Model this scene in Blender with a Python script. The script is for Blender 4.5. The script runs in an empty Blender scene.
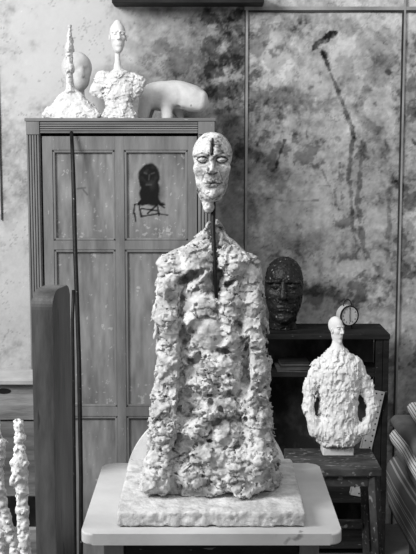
import bpy, bmesh, math, random
import numpy as np
from mathutils import Vector, Matrix
R = math.radians
random.seed(7)
col = bpy.context.scene.collection
F = 1060.0; PITCH = R(7.1); CAMZ = 1.6
cp, sp = math.cos(PITCH), math.sin(PITCH)

def P(px, py, Y):
    """the point at distance Y down the room that the photograph shows at this place"""
    u = (px-208)/F; v = (277-py)/F
    dy = cp+v*sp; dz = -sp+v*cp
    t = Y/dy
    return Vector((u*t, Y, CAMZ+dz*t))

# ------------------------------------------------------------------ materials
def nodes(name):
    m = bpy.data.materials.new(name); m.use_nodes = True
    nt = m.node_tree; b = nt.nodes['Principled BSDF']
    return m, nt, b
def g(v): return (v, v, v, 1)
def mat(name, dark, light, scale=8, rough=.8, bump=.3, bscale=60, stretch=(1,1,1), lo=.35, hi=.65, spots=None, spotc=.5, spec=.3, bdist=.003):
    m, nt, b = nodes(name); N = nt.nodes; L = nt.links
    tc = N.new('ShaderNodeTexCoord'); mp = N.new('ShaderNodeMapping'); mp.inputs['Scale'].default_value = stretch
    L.new(tc.outputs['Object'], mp.inputs['Vector'])
    n1 = N.new('ShaderNodeTexNoise'); n1.inputs['Scale'].default_value = scale; n1.inputs['Detail'].default_value = 8; n1.inputs['Roughness'].default_value = .65
    L.new(mp.outputs[0], n1.inputs['Vector'])
    cr = N.new('ShaderNodeValToRGB'); cr.color_ramp.elements[0].position = lo; cr.color_ramp.elements[1].position = hi
    cr.color_ramp.elements[0].color = g(dark); cr.color_ramp.elements[1].color = g(light)
    L.new(n1.outputs[0], cr.inputs[0]); out = cr.outputs[0]
    if spots:
        n3 = N.new('ShaderNodeTexNoise'); n3.inputs['Scale'].default_value = spots[0]; n3.inputs['Detail'].default_value = 4
        L.new(mp.outputs[0], n3.inputs['Vector'])
        c3 = N.new('ShaderNodeValToRGB'); c3.color_ramp.elements[0].position = spots[1]; c3.color_ramp.elements[1].position = spots[1]+.04
        L.new(n3.outputs[0], c3.inputs[0])
        mx = N.new('ShaderNodeMix'); mx.data_type = 'RGBA'
        L.new(c3.outputs[0], mx.inputs[0]); L.new(out, mx.inputs[6]); mx.inputs[7].default_value = g(spotc)
        out = mx.outputs[2]
    L.new(out, b.inputs['Base Color'])
    b.inputs['Roughness'].default_value = rough; b.inputs['Specular IOR Level'].default_value = spec
    n2 = N.new('ShaderNodeTexNoise'); n2.inputs['Scale'].default_value = bscale; n2.inputs['Detail'].default_value = 6
    L.new(mp.outputs[0], n2.inputs['Vector'])
    bp = N.new('ShaderNodeBump'); bp.inputs['Strength'].default_value = bump; bp.inputs['Distance'].default_value = bdist
    L.new(n2.outputs[0], bp.inputs['Height']); L.new(bp.outputs[0], b.inputs['Normal'])
    return m
def attr_mat(name, rough=.8, bscale=120, bump=.3, spec=.3):
    m, nt, b = nodes(name); N = nt.nodes; L = nt.links
    a = N.new('ShaderNodeAttribute'); a.attribute_name = 'tone'
    L.new(a.outputs['Color'], b.inputs['Base Color'])
    tc = N.new('ShaderNodeTexCoord'); n2 = N.new('ShaderNodeTexNoise'); n2.inputs['Scale'].default_value = bscale; n2.inputs['Detail'].default_value = 5
    L.new(tc.outputs['Object'], n2.inputs['Vector'])
    bp = N.new('ShaderNodeBump'); bp.inputs['Strength'].default_value = bump; bp.inputs['Distance'].default_value = .003
    L.new(n2.outputs[0], bp.inputs['Height']); L.new(bp.outputs[0], b.inputs['Normal'])
    b.inputs['Roughness'].default_value = rough; b.inputs['Specular IOR Level'].default_value = spec
    return m
def stripe_mat(name, base, light, axis, period, frac, off=0, dark=None):
    """woven stripes that run along the cloth, given by its UV"""
    m, nt, b = nodes(name); N = nt.nodes; L = nt.links
    tc = N.new('ShaderNodeTexCoord'); sx = N.new('ShaderNodeSeparateXYZ'); L.new(tc.outputs['UV'], sx.inputs[0])
    def math_(op, a, v=None):
        n = N.new('ShaderNodeMath'); n.operation = op; L.new(a, n.inputs[0])
        if v is not None: n.inputs[1].default_value = v
        return n.outputs[0]
    q = math_('MULTIPLY', sx.outputs[axis], 1/period); q = math_('ADD', q, off); q = math_('FRACT', q)
    cr = N.new('ShaderNodeValToRGB'); cr.color_ramp.interpolation = 'CONSTANT'
    el = cr.color_ramp.elements
    el[0].color = g(base); el[1].position = frac[0]; el[1].color = g(light)
    for i, f in enumerate(frac[1:]):
        e = el.new(f); e.color = g(base if i % 2 == 0 else light)
    L.new(q, cr.inputs[0]); L.new(cr.outputs[0], b.inputs['Base Color'])
    b.inputs['Roughness'].default_value = .95; b.inputs['Specular IOR Level'].default_value = .1
    n2 = N.new('ShaderNodeTexNoise'); n2.inputs['Scale'].default_value = 300; L.new(tc.outputs['Object'], n2.inputs['Vector'])
    bp = N.new('ShaderNodeBump'); bp.inputs['Strength'].default_value = .3; bp.inputs['Distance'].default_value = .002
    L.new(n2.outputs[0], bp.inputs['Height']); L.new(bp.outputs[0], b.inputs['Normal'])
    return m

M = {}
M['plaster'] = mat('aged_plaster', .30, .60, 22, .9, .6, 160, lo=.36, hi=.56, spots=(60, .62), spotc=.20)
M['plaster_face'] = mat('smooth_grey_plaster', .48, .68, 24, .88, .35, 200, lo=.35, hi=.6, spots=(60, .68), spotc=.25)
M['plaster_white'] = mat('fresh_white_plaster', .66, .82, 16, .85, .3, 180)
M['plaster_old'] = mat('old_white_plaster', .62, .80, 12, .9, .4, 180, spots=(50, .7), spotc=.4)
M['dark_bronze'] = mat('dark_patinated_clay', .007, .022, 25, .5, .5, 120, spots=(70, .66), spotc=.3, spec=.4)
M['stone'] = mat('plaster_slab', .40, .66, 26, .9, .9, 140, lo=.34, hi=.6, spots=(60, .70), spotc=.25)
M['tabletop'] = mat('worn_pale_tabletop', .48, .60, 5, .6, .15, 90, spots=(13, .70), spotc=.26)
M['table_wood'] = mat('grey_table_leg', .12, .25, 10, .8, .3, 60, (1,1,.2))
M['post'] = mat('worn_brown_timber', .03, .12, 7, .5, .25, 50, (2.5,2.5,.5), lo=.33, hi=.68, spots=(16, .70), spotc=.03)
M['crate'] = mat('rough_crate_board', .10, .30, 7, .8, .3, 60, (.6,3,4), lo=.35, hi=.65)
M['oak'] = mat('painted_wardrobe_wood', .12, .28, 5, .55, .25, 70, (3,3,.5), lo=.3, hi=.7, spots=(70, .70), spotc=.42)
M['oak_rail'] = mat('painted_wardrobe_rail', .12, .28, 5, .55, .25, 70, (.5,3,3), lo=.3, hi=.7, spots=(70, .70), spotc=.42)
M['black_wood'] = mat('black_stained_wood', .006, .026, 9, .7, .4, 50, (.6,2,2), spots=(60, .68), spotc=.14, spec=.15)
M['black_back'] = mat('sooty_back_board', .02, .14, 7, .9, .2, 40, (1,1,.7), lo=.4, hi=.7)
M['stool'] = mat('paint_spattered_dark_wood', .02, .085, 12, .65, .5, 60, (.8,2,1), spots=(55, .605), spotc=.22)
M['iron'] = mat('rusty_black_iron', .004, .014, 30, .5, .4, 150, spots=(90, .70), spotc=.25)
M['steel'] = mat('grey_angle_iron', .34, .52, 20, .5, .2, 100)
M['hole'] = mat('black_hole', .004, .006, 20)
M['paint_black'] = mat('black_clock_paint', .008, .012, 20, .5)
M['dial'] = mat('cream_dial', .62, .68, 20, .5, .05)
M['case'] = mat('pale_clock_case', .55, .65, 20, .35, .1, spec=.6)
M['book'] = mat('dark_leather', .015, .03, 20, .5)
M['paper'] = mat('grey_paper', .04, .09, 20, .8)
M['floor'] = mat('dusty_concrete', .08, .20, 3, .9, .4, 30)
M['blanket'] = mat('dark_grey_wool', .10, .14, 20, .95, .5, 250)
M['shelf_dark'] = mat('dark_beam', .012, .025, 10, .8)
M['strip'] = mat('wall_batten_paint', .24, .42, 6, .8, .3, 60, (1,1,1))
M['strip_dark'] = mat('wall_gap_paint', .02, .06, 10, .8)
M['bed'] = mat('dark_bed_frame', .02, .04, 10, .6)
M['mattress'] = stripe_mat('striped_blanket', .12, .33, 0, .075, (.30, .36, .46, .52, .80, .86))
M['ticking'] = stripe_mat('striped_ticking', .62, .10, 0, .021, (.10, .24, .60, .74))

# ------------------------------------------------------------------ mesh helpers
def link(name, me, m, parent=None, loc=None, smooth=False):
    o = bpy.data.objects.new(name, me); col.objects.link(o)
    if m is not None: me.materials.append(m if not isinstance(m, str) else M[m])
    if parent is not None: o.parent = parent
    if loc is not None: o.location = loc
    if smooth:
        for p in me.polygons: p.use_smooth = True
    return o
def thing(name, label, cat, loc=(0,0,0), rz=0, group=None):
    o = bpy.data.objects.new(name, None); col.objects.link(o); o.empty_display_size = .05
    o.location = loc; o.rotation_euler = (0,0,rz); tag(o, label, cat, group); return o
def tag(o, label, cat, group=None):
    o['label'] = label; o['category'] = cat
    if group: o['group'] = group
    return o
def bm_box(bm, lo, hi, mtx=None, bev=0):
    r = bmesh.ops.create_cube(bm, size=1); vs = r['verts']
    lo = Vector(lo); hi = Vector(hi); c = (lo+hi)/2; s = hi-lo
    for v in vs:
        v.co = Vector((v.co.x*s.x+c.x, v.co.y*s.y+c.y, v.co.z*s.z+c.z))
    if bev:
        es = list({e for v in vs for e in v.link_edges})
        rr = bmesh.ops.bevel(bm, geom=es, offset=bev, segments=2, affect='EDGES', profile=.6)
        vs = list({v for f in rr['faces'] for v in f.verts} | {v for v in vs if v.is_valid})
    if mtx is not None:
        for v in vs: v.co = mtx @ v.co
    return vs
def bm_obj(name, bm, m, parent=None, loc=None, smooth=False):
    me = bpy.data.meshes.new(name); bmesh.ops.recalc_face_normals(bm, faces=bm.faces); bm.to_mesh(me); bm.free()
    return link(name, me, m, parent, loc, smooth)
def box(name, lo, hi, m, parent=None, bev=.002, mtx=None):
    bm = bmesh.new(); bm_box(bm, lo, hi, mtx, bev); return bm_obj(name, bm, m, parent)
def beam_bm(bm, a, b, w, d, bev=.002, twist=0):
    """a squared bar from a to b"""
    a = Vector(a); b = Vector(b); v = b-a; L = v.length
    q = v.to_track_quat('Z', 'Y').to_matrix().to_4x4()
    mtx = Matrix.Translation(a) @ q @ Matrix.Rotation(twist, 4, 'Z')
    bm_box(bm, (-w/2,-d/2,0), (w/2,d/2,L), mtx, bev)
def beam(name, a, b, w, d, m, parent=None, bev=.002, twist=0):
    bm = bmesh.new(); beam_bm(bm, a, b, w, d, bev, twist); return bm_obj(name, bm, m, parent)
def tube_bm(bm, pts, rads, n=12, cap=True):
    pts = [Vector(p) for p in pts]; rings = []
    for i, p in enumerate(pts):
        t = (pts[min(i+1,len(pts)-1)]-pts[max(i-1,0)]).normalized()
        q = t.to_track_quat('Z', 'Y'); r = rads[i] if isinstance(rads, (list,tuple)) else rads
        rings.append([bm.verts.new(p + q @ Vector((math.cos(2*math.pi*k/n)*r, math.sin(2*math.pi*k/n)*r, 0))) for k in range(n)])
    for A, B in zip(rings, rings[1:]):
        for k in range(n): bm.faces.new((A[k], A[(k+1)%n], B[(k+1)%n], B[k]))
    if cap: bm.faces.new(rings[0][::-1]); bm.faces.new(rings[-1])
def tube(name, pts, rads, m, parent=None, n=12):
    bm = bmesh.new(); tube_bm(bm, pts, rads, n); return bm_obj(name, bm, m, parent, smooth=True)
def prism_bm(bm, outline, d, axis='Y', bev=0):
    """extrude a 2D outline (a, z) by d along the axis"""
    def p3(a, z, t): return Vector((a, t, z)) if axis == 'Y' else (Vector((t, a, z)) if axis == 'X' else Vector((a, z, t)))
    A = [bm.verts.new(p3(a, z, 0)) for a, z in outline]; B = [bm.verts.new(p3(a, z, d)) for a, z in outline]
    n = len(A); fs = [bm.faces.new(A), bm.faces.new(B[::-1])]
    es = [e for f in fs for e in f.edges]
    for k in range(n): bm.faces.new((A[k], B[k], B[(k+1)%n], A[(k+1)%n]))
    if bev: bmesh.ops.bevel(bm, geom=es, offset=bev, segments=3, affect='EDGES', profile=.5)
def round_rect(w, h, r, n=8, cx=0, cy=0):
    o = []
    for sx, sy, a0 in ((1,1,0), (-1,1,90), (-1,-1,180), (1,-1,270)):
        for k in range(n+1):
            a = R(a0+90*k/n); o.append((cx+sx*(w/2-r)+r*math.cos(a), cy+sy*(h/2-r)+r*math.sin(a)))
    return o

# ------------------------------------------------------------------ noise and signed distance fields
def _hash(ix, iy, iz, s):
    h = (ix.astype(np.int64)*374761393 + iy.astype(np.int64)*668265263 + iz.astype(np.int64)*2147483647 + s*1274126177) & 0xffffffff
    h = ((h ^ (h >> 13))*1274126177) & 0xffffffff
    h = ((h ^ (h >> 16))*2246822519) & 0xffffffff
    return ((h ^ (h >> 15)) & 0xffffff).astype(np.float32)/16777215.0
def vnoise(x, y, z, s=0):
    ix, iy, iz = np.floor(x), np.floor(y), np.floor(z); fx, fy, fz = x-ix, y-iy, z-iz
    fx, fy, fz = [t*t*(3-2*t) for t in (fx, fy, fz)]; r = 0
    for a in (0,1):
        for b in (0,1):
            for c in (0,1):
                w = (fx if a else 1-fx)*(fy if b else 1-fy)*(fz if c else 1-fz)
                r = r + w*_hash(ix+a, iy+b, iz+c, s)
    return r*2-1
def fbm(x, y, z, o=4, s=0, gain=.5):
    r = 0; a = 1; t = 0
    for k in range(o):
        r = r + a*vnoise(x, y, z, s+k*17); t += a; a *= gain; x, y, z = x*2.03+5.1, y*2.03+3.7, z*2.03+9.2
    return r/t
def worley(x, y, z, s=0):
    ix, iy, iz = np.floor(x), np.floor(y), np.floor(z)
    f1 = np.full(x.shape, 9., np.float32); f2 = f1.copy(); idd = np.zeros(x.shape, np.float32)
    for a in (-1,0,1):
        for b in (-1,0,1):
            for c in (-1,0,1):
                cx, cy, cz = ix+a, iy+b, iz+c
                d = (cx+_hash(cx,cy,cz,s)-x)**2 + (cy+_hash(cx,cy,cz,s+1)-y)**2 + (cz+_hash(cx,cy,cz,s+2)-z)**2
                n = d < f1
                f2 = np.where(n, f1, np.minimum(f2, d)); idd = np.where(n, _hash(cx,cy,cz,s+3), idd); f1 = np.where(n, d, f1)
    return np.sqrt(f1), np.sqrt(f2), idd
def smin(a, b, k):
    h = np.clip(.5+.5*(b-a)/k, 0, 1); return b+(a-b)*h-k*h*(1-h)
def smax(a, b, k): return -smin(-a, -b, k)
def ell(q, c, r, rot=None):
    d = [q[i]-c[i] for i in range(3)]
    if rot is not None:
        m = rot.to_3x3().transposed() if hasattr(rot, 'to_3x3') else rot
        d = [m[i][0]*d[0]+m[i][1]*d[1]+m[i][2]*d[2] for i in range(3)]
    k0 = np.sqrt(sum((d[i]/r[i])**2 for i in range(3))); k1 = np.sqrt(sum((d[i]/r[i]**2)**2 for i in range(3)))+1e-6
    return k0*(k0-1)/k1
def cap(q, a, b, ra, rb=None):
    if rb is None: rb = ra
    ab = [b[i]-a[i] for i in range(3)]; l2 = sum(t*t for t in ab)+1e-12
    t = np.clip(sum((q[i]-a[i])*ab[i] for i in range(3))/l2, 0, 1)
    return np.sqrt(sum((q[i]-a[i]-ab[i]*t)**2 for i in range(3)))-(ra+(rb-ra)*t)
def rbox(q, c, h, r, rot=None):
    d = [q[i]-c[i] for i in range(3)]
    if rot is not None:
        m = rot.to_3x3().transposed(); d = [m[i][0]*d[0]+m[i][1]*d[1]+m[i][2]*d[2] for i in range(3)]
    e = [np.abs(d[i])-(h[i]-r) for i in range(3)]
    return np.sqrt(sum(np.maximum(t, 0)**2 for t in e))+np.minimum(np.maximum(np.maximum(e[0], e[1]), e[2]), 0)-r

def surface(name, lo, hi, vox, fn, fine=None, band=.03):
    """grow a closed mesh over a signed distance field (surface nets)"""
    lo = np.array(lo, float); hi = np.array(hi, float)
    n = np.ceil((hi-lo)/vox).astype(int)+1
    ax = [(lo[i]+vox*np.arange(n[i])).astype(np.float32) for i in range(3)]
    X, Y, Z = np.meshgrid(*ax, indexing='ij')
    D = fn((X, Y, Z)).astype(np.float32)
    if fine is not None:
        m = np.abs(D) < band
        D[m] = fine((X[m], Y[m], Z[m]), D[m])
    D[0] = D[-1] = 1; D[:,0] = D[:,-1] = 1; D[:,:,0] = D[:,:,-1] = 1
    S = D < 0
    c = [S[a:S.shape[0]-1+a, b:S.shape[1]-1+b, d:S.shape[2]-1+d] for a in (0,1) for b in (0,1) for d in (0,1)]
    cnt = sum(t.astype(np.int8) for t in c); act = (cnt > 0) & (cnt < 8)
    ids = np.full(act.shape, -1, np.int64); I, J, K = np.nonzero(act); ids[I,J,K] = np.arange(len(I))
    acc = np.zeros((len(I),3)); w = np.zeros(len(I))
    cor = [(a,b,d) for a in (0,1) for b in (0,1) for d in (0,1)]
    for p in cor:
        for k in range(3):
            if p[k]: continue
            q = list(p); q[k] = 1
            d0 = D[I+p[0],J+p[1],K+p[2]]; d1 = D[I+q[0],J+q[1],K+q[2]]
            x = (d0 < 0) != (d1 < 0); t = np.where(x, d0/np.where(x, d0-d1, 1), 0)
            for i in range(3): acc[:,i] += np.where(x, p[i]+(t if i == k else 0), 0)
            w += x
    V = (np.stack([I,J,K], 1)+acc/w[:,None])*vox+lo
    Fs = []
    for k in range(3):
        u, v = (k+1)%3, (k+2)%3
        a = np.moveaxis(S, k, 0)
        x = a[1:] != a[:-1]; x = np.moveaxis(x, 0, k)
        i, j, l = np.nonzero(x); pos = np.stack([i,j,l], 1); ok = (pos[:,u] > 0) & (pos[:,v] > 0)
        pos = pos[ok]; ins = S[pos[:,0],pos[:,1],pos[:,2]]
        du = np.zeros(3, int); du[u] = 1; dv = np.zeros(3, int); dv[v] = 1
        def gid(p): return ids[p[:,0],p[:,1],p[:,2]]
        q = np.stack([gid(pos), gid(pos-du), gid(pos-du-dv), gid(pos-dv)], 1)
        q[~ins] = q[~ins][:, ::-1]; q = q[(q >= 0).all(1)]
        Fs.append(q)
    Q = np.concatenate(Fs)
    me = bpy.data.meshes.new(name)
    me.vertices.add(len(V)); me.vertices.foreach_set('co', V.astype(np.float32).ravel())
    me.loops.add(Q.size); me.loops.foreach_set('vertex_index', Q.ravel().astype(np.int32))
    me.polygons.add(len(Q)); me.polygons.foreach_set('loop_start', np.arange(0, Q.size, 4, dtype=np.int32))
    me.polygons.foreach_set('use_smooth', np.ones(len(Q), bool))
    me.update(calc_edges=True); me.validate()
    return me

def trim_islands(me):
    """keep only the largest connected piece"""
    bm = bmesh.new(); bm.from_mesh(me); seen = set(); best = []
    bm.verts.ensure_lookup_table()
    for v in bm.verts:
        if v.index in seen: continue
        st = [v]; seen.add(v.index); comp = []
        while st:
            a = st.pop(); comp.append(a)
            for e in a.link_edges:
                o = e.other_vert(a)
                if o.index not in seen: seen.add(o.index); st.append(o)
        if len(comp) > len(best): best = comp
    keep = set(best); bmesh.ops.delete(bm, geom=[v for v in bm.verts if v not in keep], context='VERTS')
    bm.to_mesh(me); bm.free(); return me

def facet(x, y, z, s=0):
    """every lump is a tilted trowelled plate: steps and ledges where plates meet"""
    ix, iy, iz = np.floor(x), np.floor(y), np.floor(z)
    f1 = np.full(x.shape, 9., np.float32); h = np.zeros(x.shape, np.float32)
    for a in (-1,0,1):
        for b in (-1,0,1):
            for c in (-1,0,1):
                cx, cy, cz = ix+a, iy+b, iz+c
                ox, oy_, oz = x-cx-_hash(cx,cy,cz,s), y-cy-_hash(cx,cy,cz,s+1), z-cz-_hash(cx,cy,cz,s+2)
                d = ox*ox+oy_*oy_+oz*oz; n = d < f1
                hh = (_hash(cx,cy,cz,s+3)-.5)*1.1+(_hash(cx,cy,cz,s+4)-.5)*1.8*ox+(_hash(cx,cy,cz,s+5)-.75)*1.8*oz
                h = np.where(n, hh, h); f1 = np.where(n, d, f1)
    return h
def crag(q, d, big, mid, small, fine=.0008, seed=0, sx=(1,1,1), f=(.045, .020, .009)):
    x, y, z = q[0]*sx[0], q[1]*sx[1], q[2]*sx[2]
    w = f[1]*.55; ws = f[1]*1.4
    wx = w*fbm(x/ws, y/ws, z/ws, 2, seed+50); wz = w*fbm(x/ws, y/ws, z/ws, 2, seed+60); wy = w*fbm(x/ws, y/ws, z/ws, 2, seed+70)
    x = x+wx; z = z+wz; y = y+wy; o = 0
    if big: o = o+big*facet(x/f[0], y/f[0], z/f[0], seed)
    if mid: o = o+mid*facet(x/f[1], y/f[1], z/f[1], seed+9)
    if small: o = o+small*facet(x/f[2], y/f[2], z/f[2], seed+19)
    o = o+fine*1.5*fbm(x/.005, y/.005, z/.005, 3, seed+29)
    return d-o
def crag_knob(q, d, big, mid, small, fine=.0008, seed=0, sx=(1,1,1), f=(.045, .020, .009)):
    """hand-pressed, broken plaster: overlapping lumps, chips and pits"""
    x, y, z = q[0]*sx[0], q[1]*sx[1], q[2]*sx[2]
    wx = .010*fbm(x/.03, y/.03, z/.03, 2, seed+50); wz = .010*fbm(x/.03, y/.03, z/.03, 2, seed+60)
    x = x+wx; z = z+wz
    o = 0
    if big:
        a, b, i = worley(x/f[0], y/f[0], z/f[0], seed); o = o+big*((b-a)*1.1+ (i-.5)*1.1-.5)
    if mid:
        a, b, i = worley(x/f[1], y/f[1], z/f[1], seed+9); o = o+mid*(np.minimum(b-a, .5)*1.4+(i-.5)*1.2-.5)
    if small:
        a, b, i = worley(x/f[2], y/f[2], z/f[2], seed+19); o = o+small*((i-.5)*1.5+(b-a)-.5)
    o = o+fine*fbm(x/.004, y/.004, z/.004, 2, seed+29)
    return d-o

# ------------------------------------------------------------------ the face, in head heights (x right, -y towards us, z up; -.5 chin, .5 crown)
def face(q, ears=True, slit=False, smooth=1.0, wide=1.0, brow=1.0, deep=1.0):
    x, y, z = q[0]/wide, q[1], q[2]; q = (x, y, z)
    d = ell(q, (0,.03,.17), (.265,.33,.33))
    d = smin(d, ell(q, (0,-.06,-.13), (.225,.25,.36)), .06)
    d = smin(d, ell(q, (0,-.10,-.36), (.15,.18,.15)), .05)
    d = smin(d, ell(q, (.15,-.16,-.03), (.10,.12,.11)), .05); d = smin(d, ell(q, (-.15,-.16,-.03), (.10,.12,.11)), .05)
    for s in (-1, 1):
        d = smax(d, -ell(q, (s*.13,-.345,.10), (.088,.085+.03*deep,.068)), .03)
        d = smin(d, cap(q, (s*.22,-.235,.155), (s*.05,-.325,.175), .024*brow), .03)
        d = smin(d, ell(q, (s*.125,-.262,.095), (.062,.045,.034)), .006)
        d = smin(d, cap(q, (s*.19,-.245,.10), (s*.125,-.288,.128), .010), .008)
        d = smin(d, cap(q, (s*.125,-.288,.128), (s*.06,-.278,.098), .010), .008)
        d = smin(d, cap(q, (s*.18,-.25,.085), (s*.125,-.287,.062), .008), .008)
        d = smin(d, cap(q, (s*.125,-.287,.062), (s*.065,-.275,.088), .008), .008)
    d = smin(d, cap(q, (0,-.30,.15), (0,-.385,-.055), .030, .046), .022)
    for s in (-1, 1):
        d = smin(d, ell(q, (s*.054,-.335,-.072), (.032,.038,.030)), .014)
        d = smax(d, -ell(q, (s*.026,-.375,-.10), (.015,.03,.014)), .008)
        d = smax(d, -cap(q, (s*.085,-.335,-.07), (s*.135,-.275,-.23), .012), .02)
    d = smin(d, ell(q, (0,-.235,-.235), (.12,.07,.09)), .03)
    d = smin(d, cap(q, (-.075,-.285,-.222), (0,-.312,-.212), .016), .01); d = smin(d, cap(q, (.075,-.285,-.222), (0,-.312,-.212), .016), .01)
    d = smin(d, cap(q, (-.06,-.29,-.262), (.06,-.29,-.262), .019), .012)
    d = smax(d, -cap(q, (-.095,-.30,-.243), (0,-.33,-.238), .007), .006); d = smax(d, -cap(q, (.095,-.30,-.243), (0,-.33,-.238), .007), .006)
    d = smax(d, -cap(q, (-.06,-.315,-.315), (.06,-.315,-.315), .02), .03)
    d = smin(d, ell(q, (0,-.235,-.40), (.085,.065,.07)), .04)
    if ears:
        for s in (-1, 1):
            e = ell(q, (s*.287,-.03,-.01), (.030,.060,.105)); e = smax(e, -ell(q, (s*.305,-.02,.0), (.02,.03,.06)), .01)
            d = smin(d, e, .02)
    if slit:
        d = smax(d, -rbox(q, (.005,-.34,.285), (.014,.12,.125), .008), .006)
    return d

# ================================================================== THE SETTING
WY = 4.35
def paint(me, tones):
    a = me.color_attributes.new('tone', 'FLOAT_COLOR', 'POINT')
    c = np.ones((len(me.vertices),4), np.float32); c[:,:3] = np.clip(tones, .005, .9)[:,None]
    a.data.foreach_set('color', c.ravel())
def grid_mesh(name, x0, x1, z0, z1, step, plane='Y', pos=0, relief=None):
    nx = int((x1-x0)/step)+2; nz = int((z1-z0)/step)+2
    xs = np.linspace(x0, x1, nx); zs = np.linspace(z0, z1, nz); X, Z = np.meshgrid(xs, zs, indexing='ij')
    Yv = np.full(X.shape, pos, float)
    if relief is not None: Yv = Yv+relief(X, Z)
    V = np.stack([X, Yv, Z], -1).reshape(-1,3).astype(np.float32)
    i, j = np.meshgrid(np.arange(nx-1), np.arange(nz-1), indexing='ij'); a = (i*nz+j).ravel()
    Q = np.stack([a, a+nz, a+nz+1, a+1], 1)
    me = bpy.data.meshes.new(name); me.vertices.add(len(V)); me.vertices.foreach_set('co', V.ravel())
    me.loops.add(Q.size); me.loops.foreach_set('vertex_index', Q.ravel().astype(np.int32)); me.polygons.add(len(Q))
    me.polygons.foreach_set('loop_start', np.arange(0, Q.size, 4, dtype=np.int32)); me.polygons.foreach_set('use_smooth', np.ones(len(Q), bool))
    me.update(calc_edges=True)
    return me, V[:,0], V[:,2]
def seg(x, z, a, b):
    ab = (b[0]-a[0], b[1]-a[1]); l = ab[0]**2+ab[1]**2+1e-9
    t = np.clip(((x-a[0])*ab[0]+(z-a[1])*ab[1])/l, 0, 1)
    return np.hypot(x-a[0]-ab[0]*t, z-a[1]-ab[1]*t), t
K = WY/F/cp                                            # metres of wall per pixel, about
def wp(px, py):
    v = P(px, py, WY); return v.x, v.z
def relief(X, Z):
    n0 = np.zeros_like(X)
    return -.004*fbm(X*5, Z*5, n0, 4, 3)
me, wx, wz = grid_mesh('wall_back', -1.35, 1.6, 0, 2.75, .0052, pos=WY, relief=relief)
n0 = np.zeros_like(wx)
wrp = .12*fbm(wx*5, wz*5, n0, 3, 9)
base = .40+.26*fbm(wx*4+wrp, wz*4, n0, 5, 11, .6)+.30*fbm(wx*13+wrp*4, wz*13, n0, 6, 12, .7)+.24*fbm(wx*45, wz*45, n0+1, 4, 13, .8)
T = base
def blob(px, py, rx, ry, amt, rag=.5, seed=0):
    """an irregular stain or darker patch (negative: pale worn patch or painted-in light), strongest in the middle"""
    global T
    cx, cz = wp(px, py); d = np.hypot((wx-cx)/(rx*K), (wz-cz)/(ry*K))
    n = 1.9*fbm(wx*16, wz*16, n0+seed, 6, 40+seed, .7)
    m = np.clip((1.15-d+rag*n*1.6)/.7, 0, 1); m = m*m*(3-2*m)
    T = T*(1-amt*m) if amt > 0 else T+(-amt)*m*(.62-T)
blob(70, 45, 90, 110, -.9, .25, 1); blob(20, 290, 40, 100, -.75, .3, 2); blob(10, 130, 30, 60, -.2, .3, 31)  # first patch: light on the upper left wall, painted into its tone
blob(175, 60, 55, 90, .30, .3, 3); blob(230, 180, 30, 120, .48, .25, 4); blob(190, 20, 60, 30, .12, .3, 32)  # broad darker zones between the pale patch and the batten
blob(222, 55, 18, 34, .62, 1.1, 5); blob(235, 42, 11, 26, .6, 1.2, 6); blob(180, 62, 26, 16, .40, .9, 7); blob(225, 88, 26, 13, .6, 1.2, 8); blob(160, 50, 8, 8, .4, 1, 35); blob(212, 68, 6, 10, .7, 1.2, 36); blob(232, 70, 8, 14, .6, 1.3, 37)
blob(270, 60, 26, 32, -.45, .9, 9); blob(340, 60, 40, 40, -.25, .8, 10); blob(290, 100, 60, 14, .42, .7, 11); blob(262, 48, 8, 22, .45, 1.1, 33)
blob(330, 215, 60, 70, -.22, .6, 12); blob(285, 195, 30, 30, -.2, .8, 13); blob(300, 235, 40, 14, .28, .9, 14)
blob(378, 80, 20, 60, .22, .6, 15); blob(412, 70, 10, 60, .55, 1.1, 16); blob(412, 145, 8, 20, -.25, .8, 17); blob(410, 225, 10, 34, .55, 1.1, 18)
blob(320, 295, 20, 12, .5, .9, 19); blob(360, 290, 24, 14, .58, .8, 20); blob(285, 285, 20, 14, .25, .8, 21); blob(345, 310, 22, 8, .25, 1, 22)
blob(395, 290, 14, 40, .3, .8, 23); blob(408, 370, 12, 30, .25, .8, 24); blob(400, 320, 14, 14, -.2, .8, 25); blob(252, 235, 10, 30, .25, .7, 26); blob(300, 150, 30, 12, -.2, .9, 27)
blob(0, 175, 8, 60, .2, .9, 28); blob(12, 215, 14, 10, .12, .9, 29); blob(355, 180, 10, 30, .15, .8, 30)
def stroke(pts, w, amt, soft=.6, seed=0):
    """a dragged charcoal or brush line drawn on the wall; w in pixels"""
    global T
    q = [wp(*p) for p in pts]; n = fbm(wx*40, wz*40, n0+seed, 4, 80+seed, .6); best = None
    for a, b in zip(q, q[1:]):
        d, t = seg(wx, wz, a, b); best = d if best is None else np.minimum(best, d)
    m = np.clip((1.15+soft*1.8*n-best/(w*K*.55))/.5, 0, 1); T = T*(1-amt*m*np.clip(.8+.5*n, 0, 1))
stroke([(314,47),(320,42),(326,39),(330,35),(335,35)], 5, .93, .9, 1)
stroke([(323,52),(325,58),(328,64),(329,70)], 3.2, .85, .9, 2); stroke([(323,53),(325,55)], 5, .8, .8, 3)
stroke([(331,74),(337,88),(342,101),(347,115),(351,126),(354,137)], 3.6, .8, .8, 4)
stroke([(354,138),(351,152),(349,170),(348,180)], 3.6, .72, .8, 5); stroke([(363,143),(361,160),(359,180),(358,205),(360,225),(365,250),(372,262),(382,278),(388,282)], 4.2, .62, .9, 6)
stroke([(350,182),(351,200),(352,225),(356,245)], 3.4, .65, .9, 7); stroke([(385,140),(388,150)], 2, .5, .8, 8); stroke([(388,190),(389,225),(387,262)], 4, .5, .8, 9)
stroke([(285,140),(281,150),(276,168)], 2, .75, .8, 10); stroke([(306,130),(307,137)], 2.5, .7, .8, 11); stroke([(322,170),(328,183),(330,187)], 1.6, .45, .8, 12)
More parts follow.
